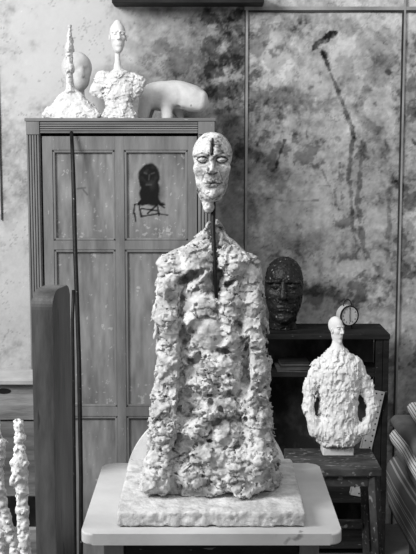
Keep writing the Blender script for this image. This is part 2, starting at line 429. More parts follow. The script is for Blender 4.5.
stroke([(318,186),(330,186)], 1.2, .4, .8, 13); stroke([(298,20),(300,21)], 5, .8, .6, 14); stroke([(387,71),(389,73)], 4.5, .85, .6, 15); stroke([(413,140),(416,143)], 4, .8, .6, 16)
stroke([(268,198),(290,202),(318,200)], 1.4, .5, .9, 17); stroke([(335,190),(336,206)], 2.2, .5, .9, 18); stroke([(296,245),(303,262)], 4, .35, .9, 19); stroke([(413,66),(416,68)], 3, .6, .9, 20)
stroke([(222,20),(228,22),(226,19),(234,20)], 2, .6, .9, 21); stroke([(173,18),(180,18)], 1.2, .3, .8, 22)
for p, w in (((300,226),4),((337,139),4),((250,200),3),((262,90),3)): stroke([p, (p[0]+1,p[1]+1)], w, .45, .8, 30+w)
# hairline cracks and scratched specks
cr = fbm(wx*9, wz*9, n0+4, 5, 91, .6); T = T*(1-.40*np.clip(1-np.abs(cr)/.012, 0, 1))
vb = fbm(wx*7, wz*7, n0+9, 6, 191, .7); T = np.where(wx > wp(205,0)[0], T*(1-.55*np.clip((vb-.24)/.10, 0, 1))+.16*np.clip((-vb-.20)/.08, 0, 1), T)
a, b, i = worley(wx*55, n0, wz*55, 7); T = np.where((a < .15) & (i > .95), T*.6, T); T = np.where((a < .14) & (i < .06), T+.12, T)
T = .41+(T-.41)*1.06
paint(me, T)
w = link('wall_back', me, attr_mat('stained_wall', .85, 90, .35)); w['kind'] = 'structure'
fl = box('floor', (-1.35, .5, -.05), (1.6, WY, 0), 'floor', bev=0); fl['kind'] = 'structure'
def trim(name, a, b, w, d, m):
    o = beam(name, a, b, w, d, m, bev=.001); o['kind'] = 'structure'; return o
yb = WY-.004
a = P(247, 10, yb); trim('trim_1', (a.x, yb, .0), (a.x, yb, a.z), .010, .010, 'strip')
trim('trim_2', (a.x-.0075, yb+.001, .0), (a.x-.0075, yb+.001, a.z), .003, .012, 'strip_dark')
b = P(405, 10, yb); trim('trim_3', (b.x, yb, .0), (b.x, yb, 2.6), .008, .012, 'strip')
trim('trim_4', (b.x-.0075, yb+.001, .0), (b.x-.0075, yb+.001, a.z), .006, .012, 'strip_dark')
trim('trim_5', (a.x-.01, yb, a.z-.003), (1.55, yb, a.z-.003), .006, .012, 'strip_dark')
trim('trim_6', (a.x-.01, yb, a.z+.006), (1.55, yb, a.z+.006), .010, .014, 'strip')
c = P(2, 220, yb); trim('trim_7', (c.x, yb, c.z), (c.x, yb, 2.7), .005, .008, 'strip_dark')
a = P(112, 3, WY-.12); b = P(264, 3, WY-.12)
o = box('wall_shelf', (a.x, WY-.13, a.z), (b.x, WY-.004, a.z+.035), 'shelf_dark'); tag(o, 'dark wooden shelf board fixed high on the stained back wall', 'shelf')

# ================================================================== WARDROBE
CY = 3.90
tl = P(25.5, 118, CY); tr = P(215, 118, CY); ztop = tl.z
X0, X1 = tl.x, tr.x
wr = thing('wardrobe', 'tall grey painted wooden wardrobe with panelled door and sculptures on top', 'wardrobe', (X0, CY, 0))
def lx(px, py=300): return P(px, py, CY).x-X0
def lz(py): return P(100, py, CY).z
W_ = X1-X0
box('side_panel', (0, .03, 0), (.022, .44, ztop-.012), 'oak', wr); box('side_panel', (W_-.022, .03, 0), (W_, .44, ztop-.012), 'oak', wr)
box('back_panel', (.022, .425, 0), (W_-.022, .44, ztop-.012), 'oak', wr); box('bottom_panel', (.022, .03, .06), (W_-.022, .425, .08), 'oak', wr)
box('top_panel', (-.004, -.006, ztop-.012), (W_+.004, .44, ztop), 'oak_rail', wr, .003)
jl, jr = lx(41, 200), lx(198, 200); zt = lz(133.5)
def fluted(name, w, h, horizontal, parent, loc, m):
    bm = bmesh.new(); bm_box(bm, (0,.012,0), (w, .03, h) if not horizontal else (w, .03, h), None, .0)
    k = 5; span = h if horizontal else w
    for i in range(k):
        a = span*(.04+i*.94/k); b = a+span*.94/k*.72
        if horizontal: bm_box(bm, (0,0,a), (w,.013,b), None, .0025)
        else: bm_box(bm, (a,0,0), (b,.013,h), None, .0025)
    o = bm_obj(name, bm, m, parent, loc); return o
fluted('jamb', jl, ztop-.012, False, wr, (0,0,0), 'oak'); fluted('jamb', W_-jr, ztop-.012, False, wr, (jr,0,0), 'oak')
fluted('top_rail', jr-jl, ztop-.012-zt, True, wr, (jl,0,zt), 'oak_rail')
# corner blocks
for x in (0, jr): box('corner_block', (x+.001, -.004, zt-.004), (x+(jl if x == 0 else W_-jr)-.001, .002, ztop-.013), 'oak', wr, .002)
# the door
dx0, dx1 = jl+.006, jr-.004; dzt = zt-.010
door = link('door', bpy.data.meshes.new('door'), None, wr); 
def stiles(bm):
    # columns: px edges of panels
    return
cols = [(lx(52.5,200), lx(115,200)), (lx(124,200), lx(188,200))]
rows = [(lz(150), lz(241)), (lz(250), lz(408)), (lz(417), lz(560))]
bm = bmesh.new(); th = (.012, .032)
def dbox(x0, x1, z0, z1, bev=.001): bm_box(bm, (x0, th[0], z0), (x1, th[1], z1), None, bev)
dbox(dx0, cols[0][0], .09, dzt); dbox(cols[1][1], dx1, .09, dzt)
dbox(cols[0][1], cols[1][0], .09, dzt)
for (xa, xb) in cols:
    dbox(xa, xb, rows[0][1]*0+rows[0][0], dzt)
    dbox(xa, xb, rows[1][0], rows[0][1]); dbox(xa, xb, rows[2][0], rows[1][1]); dbox(xa, xb, .09, rows[2][1])
bm.to_mesh(door.data); bm.free(); door.data.materials.append(M['oak'])
box('lock_plate', (dx1-.030, .008, .78), (dx1-.012, .0125, .86), 'iron', door, .001)
pi = 0
for ri, (zt_, zb_) in enumerate(rows):
    for ci, (xa, xb) in enumerate(cols):
        # raised moulding round each panel
        bm = bmesh.new()
        for (a, b, c, d) in ((xa, xb, zt_-.010, zt_), (xa, xb, zb_, zb_+.010), (xa, xa+.010, zb_, zt_), (xb-.010, xb, zb_, zt_)):
            bm_box(bm, (a, .015, c), (b, .026, d), None, .003)
        bm_obj('moulding', bm, 'oak', door)
        me, gx, gz = grid_mesh('door_panel', xa, xb, zb_, zt_, .003, pos=.026)
        n0 = np.zeros_like(gx)
        t = .225+.11*fbm(gx*14, gz*5, n0+pi, 5, 5+pi)+.10*fbm(gx*70, gz*14, n0+pi, 4, 15+pi)
        sc = fbm(gx*70, gz*70, n0+pi, 4, 25+pi, .6); low = np.clip(1-(gz-zb_)/.16, 0, 1)
        t = np.where(sc > .50-.16*low, t+.16, t)
        if ri == 0 and ci == 1:
            X = lambda px: lx(px, 190); Z = lambda py: lz(py)
            # the rough head painted on the panel
            n = fbm(gx*50, gz*50, n0, 4, 77); kk = .00371
            halo = np.hypot((gx-X(151))/(21*kk), (gz-Z(196))/(30*kk)); t = t+.07*np.clip(1.2-halo+.5*n, 0, 1)
            hd = np.hypot((gx-X(148.8))/(10.8*kk), (gz-Z(177.5))/(14.2*kk)); m = np.clip((1.06-hd+.10*n)/.16, 0, 1)
            nk = np.clip((1.05-np.maximum(np.abs(gx-X(149))/(10.5*kk), np.abs(gz-Z(194))/(12*kk))+.25*n)/.2, 0, 1)
            sh = np.hypot((gx-X(149))/(16.5*kk), (gz-Z(208))/(9.5*kk)); s2 = np.clip((1.03-sh+.2*n)/.2, 0, 1)*(gz > Z(204.5)-.10*np.abs(gx-X(149))).astype(float)
            mk = np.clip(m+nk+s2, 0, 1)
            inner = .010+.022*np.clip(n*2+.2, 0, 1)*np.clip(1.0-np.abs(hd-.45)*1.6, 0, 1)
            sm = np.hypot((gx-X(160))/(6*kk), (gz-Z(192))/(18*kk)); t = t*(1-.5*np.clip(1.2-sm+.7*n, 0, 1))
            t = t*(1-mk)+inner*mk
            pl = [((134,205),(133,214)),((138,203),(140.5,216)),((140.5,217),(159,214)),((157,205),(158.5,216)),((141,209),(156,211)),((156,206),(147,214)),((159,214.5),(167,215.5)),((134,214),(135,222)),((134,205),(139,203)),((159,205),(164,208))]
            for a_, b_ in pl:
                d_, tt = seg(gx, gz, (X(a_[0]), Z(a_[1])), (X(b_[0]), Z(b_[1]))); t = t*(1-.85*np.clip((1+.5*n-d_/(.55*kk*2))/.5, 0, 1))
            for a_, b_ in (((144,173),(146.5,174)),((151,174),(154,173)),((149,175),(148.5,180)),((146,185),(151,185))):
                d_, tt = seg(gx, gz, (X(a_[0]), Z(a_[1])), (X(b_[0]), Z(b_[1]))); t = t+.05*np.clip(1-d_/(1.2*kk), 0, 1)
        if ri == 0 and ci == 0:
            for a_, b_ in (((78,189),(86,188)),((84,190),(88,195)),((56,151),(66,153))):
                d_, tt = seg(gx, gz, (lx(a_[0]), lz(a_[1])), (lx(b_[0]), lz(b_[1]))); t = t*(1-.6*np.clip(1-d_/.005, 0, 1))
        paint(me, t); o = link('door_panel', me, 'panel' if 'panel' in M else M.setdefault('panel', attr_mat('door_paint', .7, 90, .25, .12)), door)
        if ri == 0 and ci == 1: o['label'] = 'upper panel with a black painted head on it'
        pi += 1

# ================================================================== ON THE WARDROBE
TZ = ztop
def W3(px, py, Y): return P(px, py, Y)
def sculpt(name, label, cat, base, fn, lo, hi, vox, fine, m, band=.03, group=None, single=True):
    """one mesh at its base point; fn works in metres from the base"""
    me = surface(name, lo, hi, vox, fn, fine, band); trim_islands(me)
    o = link(name, me, m, loc=base); 
    if single: tag(o, label, cat, group)
    return o
def rel(base):
    def f(px, py, dy=0):
        v = P(px, py, base[1]+dy)-Vector(base); return (v.x, v.y, v.z)
    return f
# egg-smooth head standing behind
Yb = CY+.27; b0 = P(78, 118, Yb); base = (b0.x, Yb, TZ); r = rel(base)
c = r(77, 71); s = .148
def f_egg(q):
    u = ((q[0]-c[0])/s, (q[1]-c[1])/s, (q[2]-c[2])/s); a = R(28); u = (u[0]*math.cos(a)+u[1]*math.sin(a), -u[0]*math.sin(a)+u[1]*math.cos(a), u[2])
    d = ell(u, (0,.03,.08), (.40,.40,.42)); d = smin(d, ell(u, (0,-.10,-.2), (.29,.3,.34)), .1)
    d = smax(d, -ell(u, (-.15,-.42,.02), (.10,.1,.06)), .06); d = smax(d, -ell(u, (.15,-.42,.02), (.10,.1,.06)), .06)
    d = smin(d, cap(u, (0,-.38,.05), (0,-.42,-.14), .03, .045), .05); d = smin(d, cap(u, (0,.05,-.4), (0,.05,-1.6), .2, .24), .06)
    return smax(d*s, -(q[2]-.0005), .001)
sculpt('bald_plaster_sculpture', 'smooth bald white plaster head behind the thin-headed figurine on the wardrobe', 'sculpture', base, f_egg, (-.12,-.13,-.004), (.12,.13,c[2]+.1), .0028, lambda q, d: d-.0012*fbm(q[0]/.02, q[1]/.02, q[2]/.02, 3, 5), 'plaster_old')
# thin-headed figurine on a wide mound
Yb = CY+.13; b0 = P(71, 118, Yb); base = (b0.x, Yb, TZ); r2 = rel(base)
def f_thin(q, r=r2):
    d = None
    k = .0037
    # triangular mound of shoulders
    z = q[2]; H = 31*k
    hw = np.interp(z, [0, 5*k, 12*k, 20*k, 27*k, 33*k], [29*k, 29*k, 24*k, 15*k, 8*k, 2*k]); hd = np.interp(z, [0, 12*k, 33*k], [.055, .048, .012])
    cxm = 1*k
    e = np.sqrt((np.abs((q[0]-cxm)/hw))**2.4+(np.abs(q[1]/hd))**2.4+1e-9)
    d = (e-1)*np.minimum(hw, hd)*.8; d = smax(d, z-33*k, .01)
    pts = [r(70.5,92), r(69.5,80), r(70,68), r(69.5,50), r(69.8,40), r(70,27)]; rad = [.016,.011,.014,.014,.010,.006]
    for i in range(5):
        a_, b_ = pts[i], pts[i+1]
        sq = (q[0], q[1]*.5, q[2]); d = smin(d, cap(sq, (a_[0],0,a_[2]), (b_[0],0,b_[2]), rad[i], rad[i+1]), .008)
    d = smax(d, -cap(q, (r(70.5,80)[0],-.035,r(70,80)[2]), (r(70.5,64)[0],-.035,r(70,64)[2]), .005), .004)
    return smax(d, -(z-.0005), .001)
sculpt('plaster_figurine', 'white plaster figurine with blade-thin head on a wide mound, leftmost on the wardrobe', 'sculpture', base, f_thin, (-.135,-.075,-.004), (.13,.075,r2(70,24)[2]), .0026,
       lambda q, d: crag(q, d, .004, .003, .0014, .0006, 3, f=(.035,.016,.008)), 'plaster_white')
# bust with the small head
Yb = CY+.10; b0 = P(119, 118, Yb); base = (b0.x, Yb, TZ); r3 = rel(base)
def f_bust(q, r=r3):
    k = .0037; z = q[2]
    hw = np.interp(z, [0, 6*k, 14*k, 22*k, 30*k, 40*k, 45*k], [16*k, 15*k, 13.5*k, 15*k, 17*k, 16*k, 9*k])
    e = np.sqrt((np.abs((q[0])/hw))**2.3+(np.abs(q[1]/.036))**2.3+1e-9); d = (e-1)*np.minimum(hw, .036)*.8; d = smax(d, z-46*k, .012)
    d = smin(d, cap(q, r(103,79), r(97,90), .030, .026), .012); d = smin(d, cap(q, r(97,90), r(100,96,-.01), .022, .012), .01)
    d = smin(d, cap(q, r(133,80), r(140,82), .026, .020), .012); d = smin(d, cap(q, r(138,82), r(137,93), .024, .018), .01)
    d = smin(d, cap(q, r(119,77), r(117.5,66), .034, .012), .02); d = smin(d, cap(q, r(117.5,66), r(117.5,46), .010, .010), .012)
    h = r(117.5,37.5); s = 31*k; u = ((q[0]-h[0])/s, (q[1]-h[1]-.004)/s, (q[2]-h[2])/s)
    a = R(12); u = (u[0]*math.cos(a)+u[1]*math.sin(a), -u[0]*math.sin(a)+u[1]*math.cos(a), u[2])
    fc = face(u, wide=.95, brow=1.3)*s; d = smin(d, fc, .004)
    d = smin(d, ell(q, r(117.5,23.5,.004), (.013,.016,.014)), .006)
    return smax(d, -(z-.0005), .001)
def n_bust(q, d):
    top = np.clip((q[2]-.17)/.03, 0, 1)
    e = crag(q, d, .005, .0032, .0014, .0006, 8, f=(.03,.014,.008)); return e*(1-top)+(d-.0009*fbm(q[0]/.008, q[1]/.008, q[2]/.008, 2, 3))*top
sculpt('plaster_bust', 'white plaster bust with narrow head and cut-off arms, in the middle on the wardrobe', 'sculpture', base, f_bust, (-.125,-.075,-.004), (.125,.075,r3(118,17)[2]), .0024, n_bust, 'plaster_white')
# crouching four-footed form
Yb = CY+.26; b0 = P(173, 118, Yb); base = (b0.x, Yb, TZ); r4 = rel(base)
def f_beast(q, r=r4):
    k = .0038
    d = ell(q, r(163,96), (25*k,.062,15*k))
    d = smin(d, ell(q, r(180,94,-.005), (15*k,.055,12.5*k)), .03)
    d = smin(d, ell(q, r(191,98,-.01), (16*k,.054,13.5*k), Matrix.Rotation(R(14),3,'Y')), .015)
    d = smin(d, rbox(q, r(193,99,-.012), (13*k,.044,10*k), .020, Matrix.Rotation(R(12),3,'Y')), .010)
    d = smin(d, ell(q, r(199,102,-.012), (9.5*k,.044,9.5*k)), .012)
    d = smin(d, cap(q, r(147,98,-.03), r(143,116,-.04), .030, .022), .02); d = smin(d, cap(q, r(150,98,.03), r(148,116,.04), .030, .018), .02)
    d = smin(d, cap(q, r(166,100,-.03), r(167,117,-.045), .026, .021), .015); d = smin(d, cap(q, r(172,100,.02), r(180,117,.03), .026, .014), .02)
    d = smax(d, -ell(q, r(186,118,-.03), (8*k,.06,5*k)), .01)
    d = smax(d, -cap(q, r(156,117,-.08), r(156,117,.08), .012), .008)
    d = smax(d, -cap(q, r(178,107,-.10), r(179,118,-.10), .012), .006); d = smax(d, -cap(q, r(178,107,-.03), r(179,118,-.03), .012), .006)
    d = smax(d, -cap(q, r(177,80,-.06), r(181,97,-.075), .006), .014)
    return smax(d, -(q[2]-.0005), .002)
sculpt('plaster_beast', 'smooth rounded white plaster animal form on stub legs, rightmost on the wardrobe', 'sculpture', base, f_beast, (-.17,-.12,-.004), (.17,.12,.19), .003, lambda q, d: d-.002*fbm(q[0]/.03, q[1]/.03, q[2]/.03, 3, 5), 'plaster_old')

# ================================================================== TABLE, SLAB AND THE LARGE FIGURE
TT = .75
def onz(px, py, z):
    u = (px-208)/F; v = (277-py)/F; dy = cp+v*sp; dz = -sp+v*cp; t = (z-CAMZ)/dz
    return Vector((u*t, dy*t, z))
fl_, fr_ = onz(80, 534, TT), onz(343, 534, TT); bk = onz(104, 463, TT)
tb = thing('modelling_table', 'pale worn rounded-corner table carrying the large plaster figure', 'table', ((fl_.x+fr_.x)/2, (fl_.y+bk.y)/2, 0))
w, h = fr_.x-fl_.x, bk.y-fl_.y
bm = bmesh.new(); prism_bm(bm, round_rect(w, h, .028), .026, 'Z', .004)
for v in bm.verts: v.co.z += TT-.026
bm_obj('tabletop', bm, 'tabletop', tb)
for sx in (-1, 1):
    for sy in (-1, 1): box('leg', (sx*(w/2-.07)-.022, sy*(h/2-.06)-.022, 0), (sx*(w/2-.07)+.022, sy*(h/2-.06)+.022, TT-.027), 'table_wood', tb, .003)
for sy in (-1, 1): box('apron', (-w/2+.093, sy*(h/2-.06)-.011, TT-.09), (w/2-.093, sy*(h/2-.06)+.011, TT-.027), 'black_wood', tb)
for sx in (-1, 1): box('apron', (sx*(w/2-.07)-.011, -h/2+.083, TT-.09), (sx*(w/2-.07)+.011, h/2-.083, TT-.027), 'black_wood', tb)
ST = TT+.036
sf0, sf1 = onz(116, 528, TT), onz(306, 528, TT); sb = onz(128, 458, ST)
sw, sd = sf1.x-sf0.x, sb.y-sf0.y; sc_ = ((sf0.x+sf1.x)/2, (sf0.y+sb.y)/2, TT)
def f_slab(q):
    return rbox(q, (0,0,.0185), (sw/2, sd/2, .0185), .006)
def n_slab(q, d):
    a, b, i = worley(q[0]/.03, q[1]/.03, q[2]/.03, 4)
    e = d+.0035*(1-np.clip(b-a, 0, .5)*2)*(np.clip((-q[1]-sd/2+.02)/.02, 0, 1)+.15)-.003*fbm(q[0]/.02, q[1]/.02, q[2]/.02, 4, 5)+.005*np.clip(fbm(q[0]/.010, q[1]/.010, q[2]/.010, 3, 9), 0, 1)*(.5+np.clip((-q[1]-sd/2+.02)/.02, 0, 1))+.008*np.clip(fbm(q[0]/.05, q[1]/.05, q[2]*0, 2, 19)-.3, 0, 1)
    return smax(e, -(q[2]-.0006), .001)
sculpt('plaster_slab', 'thick chipped plaster slab lying on the pale table under the figure', 'slab', sc_, f_slab, (-sw/2-.012,-sd/2-.012,-.003), (sw/2+.012,sd/2+.012,.05), .0028, n_slab, 'stone')
# round plate standing behind the figure
o_y = 2.70
def arch():
    c = P(207, 486, o_y); rr = 84/F*(o_y/cp)*1.0; z0 = TT+.0005
    pts = []; a0 = math.asin(max(-1, min(1, (z0-c.z)/rr)))
    n = 48
    for k in range(n+1):
        a = a0+(math.pi-2*a0)*k/n; pts.append((c.x+rr*math.cos(a), c.z+rr*math.sin(a)))
    bm = bmesh.new(); prism_bm(bm, pts, .022, 'Y', .006)
    for v in bm.verts: v.co.y += o_y-.005
    return bm
bm = arch(); 
o = bm_obj('round_plate', bm, 'plaster_old', smooth=False); tag(o, 'round pale plaster plate standing on edge behind the large figure', 'plate')

FB = ST+.0012
fy = 2.50
fig = thing('plaster_figure', 'large rough plaster half-length figure with bald head on an iron rod', 'sculpture', (P(210, 495, fy).x, fy, FB))
fb = Vector(fig.location); rf = rel(fb)
kf = (P(211,300,fy)-P(210,300,fy)).x
outl = [(222,210.5,220),(228,203,226),(234,196,229),(240,188,236),(247,180,243),(253,164,249),(260,158,260),(270,155.5,264),(290,153.5,265),(310,152.5,267),(330,153.5,268.5),(350,155.5,269.5),(364,158,270.5),(375,154.5,270.5),(391,151.5,270.5),(402,151.5,271),(414,149,272),(429,147.5,273),(448,149,276),(456,146,277),(471,142,280),(481,138,280),(489,139.5,278),(496,146,270)]
oy = np.array([rf(210,a)[2] for a, b, c in outl])[::-1]; ol = np.array([rf(b,a)[0] for a, b, c in outl])[::-1]; orr = np.array([rf(c,a)[0] for a, b, c in outl])[::-1]
dz_ = np.array([rf(210,y)[2] for y in (500,470,430,380,300,260,240,222)]); dd_ = np.array([.115,.108,.080,.062,.058,.052,.036,.018])
CV = []
def f_body(q):
    x, y, z = q
    l = np.interp(z, oy, ol); rr = np.interp(z, oy, orr); hw = (rr-l)/2-np.interp(z, [.0, .12, .16], [.001, .003, .008]); cx = (rr+l)/2; hd = np.interp(z, dz_, dd_)
    e = (np.abs((x-cx)/hw)**3.4+np.abs(y/hd)**2.6+1e-9)**(1/3.)
    d = (e-1)*np.minimum(hw, hd)*.85
    d = smax(d, z-rf(210,223)[2], .01)
    C = lambda a, b, ra, rb=None: cap(q, a, b, ra, rb)
    Fr = -.085
    # torso front pushed back a little between the arms, then built up again in lumps
    
    # chest and belly masses
    for px, py, dy, rx, ry, rz in ((198,260,-.045,15,.033,13),(203,275,-.055,9,.030,14),(231,262,-.045,17,.033,14),(229,300,-.050,13,.033,27),(199,303,-.048,13,.028,16),(209,334,-.060,14,.026,18),(230,338,-.052,9,.03,22),(193,345,-.050,8,.028,14),(194,322,-.052,8,.028,8),
            (214,366,-.062,21,.032,10),(203,385,-.064,17,.032,10),(228,382,-.058,13,.034,12),(214,408,-.070,22,.034,12),(196,430,-.078,13,.032,13),(226,434,-.078,16,.034,14),(210,462,-.10,22,.034,18),(190,478,-.11,16,.03,12),(235,472,-.105,20,.03,18)):
        d = smin(d, ell(q, rf(px, py, dy), (rx*kf, ry, rz*kf)), .010)
    # arms
    for a, b, ra, rb, dy1, dy2 in (((170,266),(169,300),12,11.5,-.030,-.042),((169,300),(168,345),11.5,12,-.048,-.058),((170,354),(166,395),11,11.5,-.060,-.070),((166,397),(164,440),12,12,-.078,-.088),
            ((250,266),(252,310),10.5,10.5,-.028,-.042),((252,310),(254,360),10.5,11,-.045,-.060),((255,362),(255,410),11,11.5,-.062,-.078),((255,412),(257,440),12,13,-.080,-.088)):
        d = smin(d, C(rf(*a,dy1), rf(*b,dy2), ra*kf, rb*kf), .008)
    # knees and hands at the foot
    d = smin(d, ell(q, rf(161,470,-.095), (17*kf,.045,26*kf)), .010); d = smin(d, ell(q, rf(156,484,-.10), (13*kf,.034,10*kf)), .008)
    d = smin(d, ell(q, rf(256,466,-.095), (18*kf,.045,27*kf)), .010); d = smin(d, ell(q, rf(245,484,-.11), (22*kf,.03,11*kf)), .008)
    # overhanging flaps on the left arm
    for px, py, w_ in ((166,318,11),(167,336,12),(169,351,12),(164,292,8),(174,362,8)):
        d = smin(d, ell(q, rf(px,py,-.062), (w_*kf,.026,6.5*kf), Matrix.Rotation(R(-22),3,'X')), .004)
    # grooves, hollows and holes
    cv = [((184,283),(193,276),6,6,-.085,-.085),((193,276),(202,272),5.5,3,-.09,-.09),((183,285),(180,320),3.4,3,-.09,-.085),((180,320),(184,345),3,5,-.09,-.09),((184,345),(181,372),4.5,3,-.095,-.095),((181,375),(178,415),3,2,-.11,-.105),
          ((176,440),(180,490),2.6,3.5,-.135,-.15),((246,290),(243,330),2.2,2.2,-.08,-.09),((247,338),(246,385),2.6,4.8,-.085,-.085),((246,385),(246,425),2.6,2,-.115,-.115),((243,440),(238,485),2,2,-.14,-.15),
          ((192,352),(210,349),2.6,2.6,-.105,-.108),((210,349),(232,356),2.4,2,-.108,-.1),((200,368),(190,364),2.4,3.4,-.105,-.1),((196,306),(206,309),2,1.6,-.098,-.1),((228,285),(236,280),3,2.5,-.08,-.08),((232,325),(225,316),1.4,2,-.098,-.098),
          ((229,398),(230,399),4.6,4.6,-.108,-.108),((211,406),(213,407),3.6,3.6,-.118,-.118),((208,424),(214,428),2.6,2.6,-.13,-.13),((222,428),(236,420),2.4,1.8,-.12,-.12),((196,413),(203,416),2.4,2.4,-.125,-.125),((188,388),(197,392),2.6,2.6,-.112,-.11),((215,385),(228,388),1.8,1.8,-.112,-.11),
          ((187,402),(189,404),3,3,-.12,-.12),((236,404),(238,407),3,2.5,-.12,-.12),((221,412),(222,414),3.2,3,-.125,-.125),((203,440),(206,443),3,2.6,-.135,-.135),((186,422),(188,424),2.6,2.4,-.13,-.13),((218,447),(224,450),2.2,2,-.14,-.14),((199,395),(201,396),2.4,2.4,-.115,-.115),((238,372),(236,366),2,1.6,-.1,-.1),((218,396),(219,397),2.6,2.6,-.115,-.115),((165,428),(170,432),1.8,1.4,-.13,-.13),((154,395),(166,398),1.4,1.2,-.1,-.1),((252,350),(266,352),1.3,1.2,-.09,-.09),((254,396),(268,392),1.4,1,-.105,-.105),((213,455),(216,480),2.4,2.4,-.145,-.15),((192,458),(200,462),2.2,2.6,-.135,-.14),((226,462),(234,470),2.2,2,-.145,-.148),((152,446),(160,442),1.8,1.8,-.115,-.12),((255,262),(262,276),1.8,1.4,-.06,-.06)]
    CV[:] = cv
    # the channel for the rod
    d = smax(d, -rbox(q, rf(216,250,-.06), (3.4*kf, .05, 48*kf), .004), .004)
    # stub of neck left of the rod
    d = smin(d, cap(q, rf(208,232,-.02), rf(209,224,-.015), 4*kf, 2*kf), .006)
    return smax(d, -(z-.0008), .003)
C2 = cap
def n_body(q, d):
    e = crag(q, d, .0085, .0058, .0022, .0009, 21, (1,1,1.1), f=(.050,.026,.012))
    l_ = np.interp(q[2], oy, ol); r_ = np.interp(q[2], oy, orr); edge = np.clip((np.abs(q[0]-(l_+r_)/2)/((r_-l_)/2)-.84)/.12, 0, 1); e = e*(1-edge*.5)+d*edge*.5
    f1_, f2_, ci_ = worley((q[0]+.008*fbm(q[0]/.015, q[1]/.015, q[2]/.015, 3, 141))/.036, q[1]/.05, (q[2]+.008*fbm(q[0]/.015, q[1]/.015, q[2]/.015, 3, 142))/.028, 140)
    mk_ = np.clip(fbm(q[0]/.03, q[1]/.05, q[2]/.03, 2, 144)*4+.4, 0, 1)*(1-edge); e = e+.012*np.clip(1-(f2_-f1_)/.085, 0, 1)*mk_
    low = np.clip((rf(210,350)[2]-q[2])/.04, 0, 1)
    e = e+low*.0035*np.clip(fbm(q[0]/.011, q[1]/.011, q[2]/.009, 4, 37)*3, -1, 1)
    nz1 = 1+.5*fbm(q[0]/.012, q[1]/.012, q[2]/.012, 3, 97)
    for a, b, ra, rb, dy1, dy2 in CV:
        aa, bb = rf(*a,dy1), rf(*b,dy2); qq = (q[0], aa[1]+(q[1]-aa[1])*.20, q[2])
        e = smax(e, -cap(qq, aa, bb, ra*kf*1.1, rb*kf*1.1)+.0075*(nz1-1)*2.0, .0012)
    # right half is combed with slanting tool marks
    m = np.clip((q[0]-rf(236,300)[0])/.02, 0, 1)*np.clip((q[2]-rf(210,400)[2])/.05, 0, 1)
    e = e-.0009*m*np.sin((q[2]*1.0-q[0]*1.1)/.0021+3*fbm(q[0]/.02, q[1]/.02, q[2]/.02, 2, 4))*.6
    # the smooth oval lump on the chest stays smooth
    sm = ell(q, rf(209,333,-.072), (11*kf,.04,15*kf)); wgt = np.clip(1-sm/.008+.8*fbm(q[0]/.012, q[1]/.012, q[2]/.012, 2, 65), 0, 1)*.85; e2 = d-.003*fbm(q[0]/.02, q[1]/.02, q[2]/.02, 4, 66)
    e = e*(1-wgt)+e2*wgt
    return smax(e, -(q[2]-.0008), .003)
me = surface('torso', (-.19,-.175,-.004), (.19,.14,rf(210,217)[2]), .0027, f_body, n_body, .035); trim_islands(me)
link('torso', me, 'plaster', fig)
hc = rf(212.3, 166.3, -.035); hs = 66.5*kf
def f_head(q):
    s = hs; u = ((q[0]-hc[0])/s, (q[1]-hc[1])/s, (q[2]-hc[2])/s); a = R(-3); u = (u[0]*math.cos(a)+u[1]*math.sin(a), -u[0]*math.sin(a)+u[1]*math.cos(a), u[2])
    d = face(u, slit=True, wide=1.10, brow=1.1)*s
    d = smin(d, cap(q, rf(206,190,-.03), rf(208,204,-.03), 9*kf, 5*kf), .008); d = smin(d, ell(q, rf(208.5,206,-.035), (5.5*kf,.018,7*kf)), .006)
    d = smin(d, cap(q, rf(214,190,-.02), rf(214,197,-.02), 9*kf, 6*kf), .01)
    # a ragged nick beside the nose and cheek scar
    d = smax(d, -cap(q, rf(210,171,-.095), rf(205,181,-.085), .0022), .002)
    d = smax(d, -cap(q, rf(209.5,165,-.095), rf(209.5,169,-.1), .003), .002)
    return d
def n_head(q, d):
    a, b, i = worley(q[0]/.014, q[1]/.014, q[2]/.014, 31)
    low = np.clip((hc[2]-.02-q[2])/.05, 0, 1)
    return d-(.0010+.0022*low)*((i-.5)+np.minimum(b-a, .4))-.0006*fbm(q[0]/.004, q[1]/.004, q[2]/.004, 2, 4)+.0006
me = surface('head', (hc[0]-.078,hc[1]-.09,hc[2]-.125), (hc[0]+.078,hc[1]+.085,hc[2]+.095), .00155, f_head, n_head, .012); trim_islands(me)
hv = np.empty(len(me.vertices)*3, np.float32); me.vertices.foreach_get('co', hv); hv = hv.reshape(-1,3)
ux, uy, uz = [(hv[:,i]-hc[i])/hs for i in range(3)]; ux = ux/1.10
nn = fbm(ux*9, uy*9, uz*9, 5, 33, .65); n2 = fbm(ux*40, uy*40, uz*40, 4, 34, .65)
t = .46+.50*nn+.42*n2; t = np.where(nn+n2*.5 < -.26, t*.62, t); front = uy < -.02
def mark(pts, w, amt):
    global t
    for a, b in zip(pts, pts[1:]):
        d_, tt = seg(ux, uz, a, b); m = np.clip((1.3+1.6*n2-d_/(w*1.15))/.6, 0, 1)*front; t = t*(1-amt*m)
mark([(.005,.40),(.008,.30),(.0,.17)], .013, .95); mark([(.0,.30),(.04,.32),(.07,.31)], .006, .6)
for s_ in (-1, 1):
    mark([(s_*.205,.10),(s_*.165,.135),(s_*.115,.145),(s_*.06,.115),(s_*.055,.085)], .008, .75); mark([(s_*.20,.095),(s_*.15,.055),(s_*.10,.05),(s_*.06,.08)], .007, .7)
    mark([(s_*.235,.15),(s_*.14,.195),(s_*.05,.165)], .010, .6); mark([(s_*.045,.11),(s_*.04,.02)], .006, .45); mark([(s_*.09,-.06),(s_*.14,-.20)], .006, .55)
    mark([(s_*.16,.095),(s_*.10,.092)], .006, .5); mark([(s_*.21,.02),(s_*.12,-.005),(s_*.06,.03)], .005, .35)
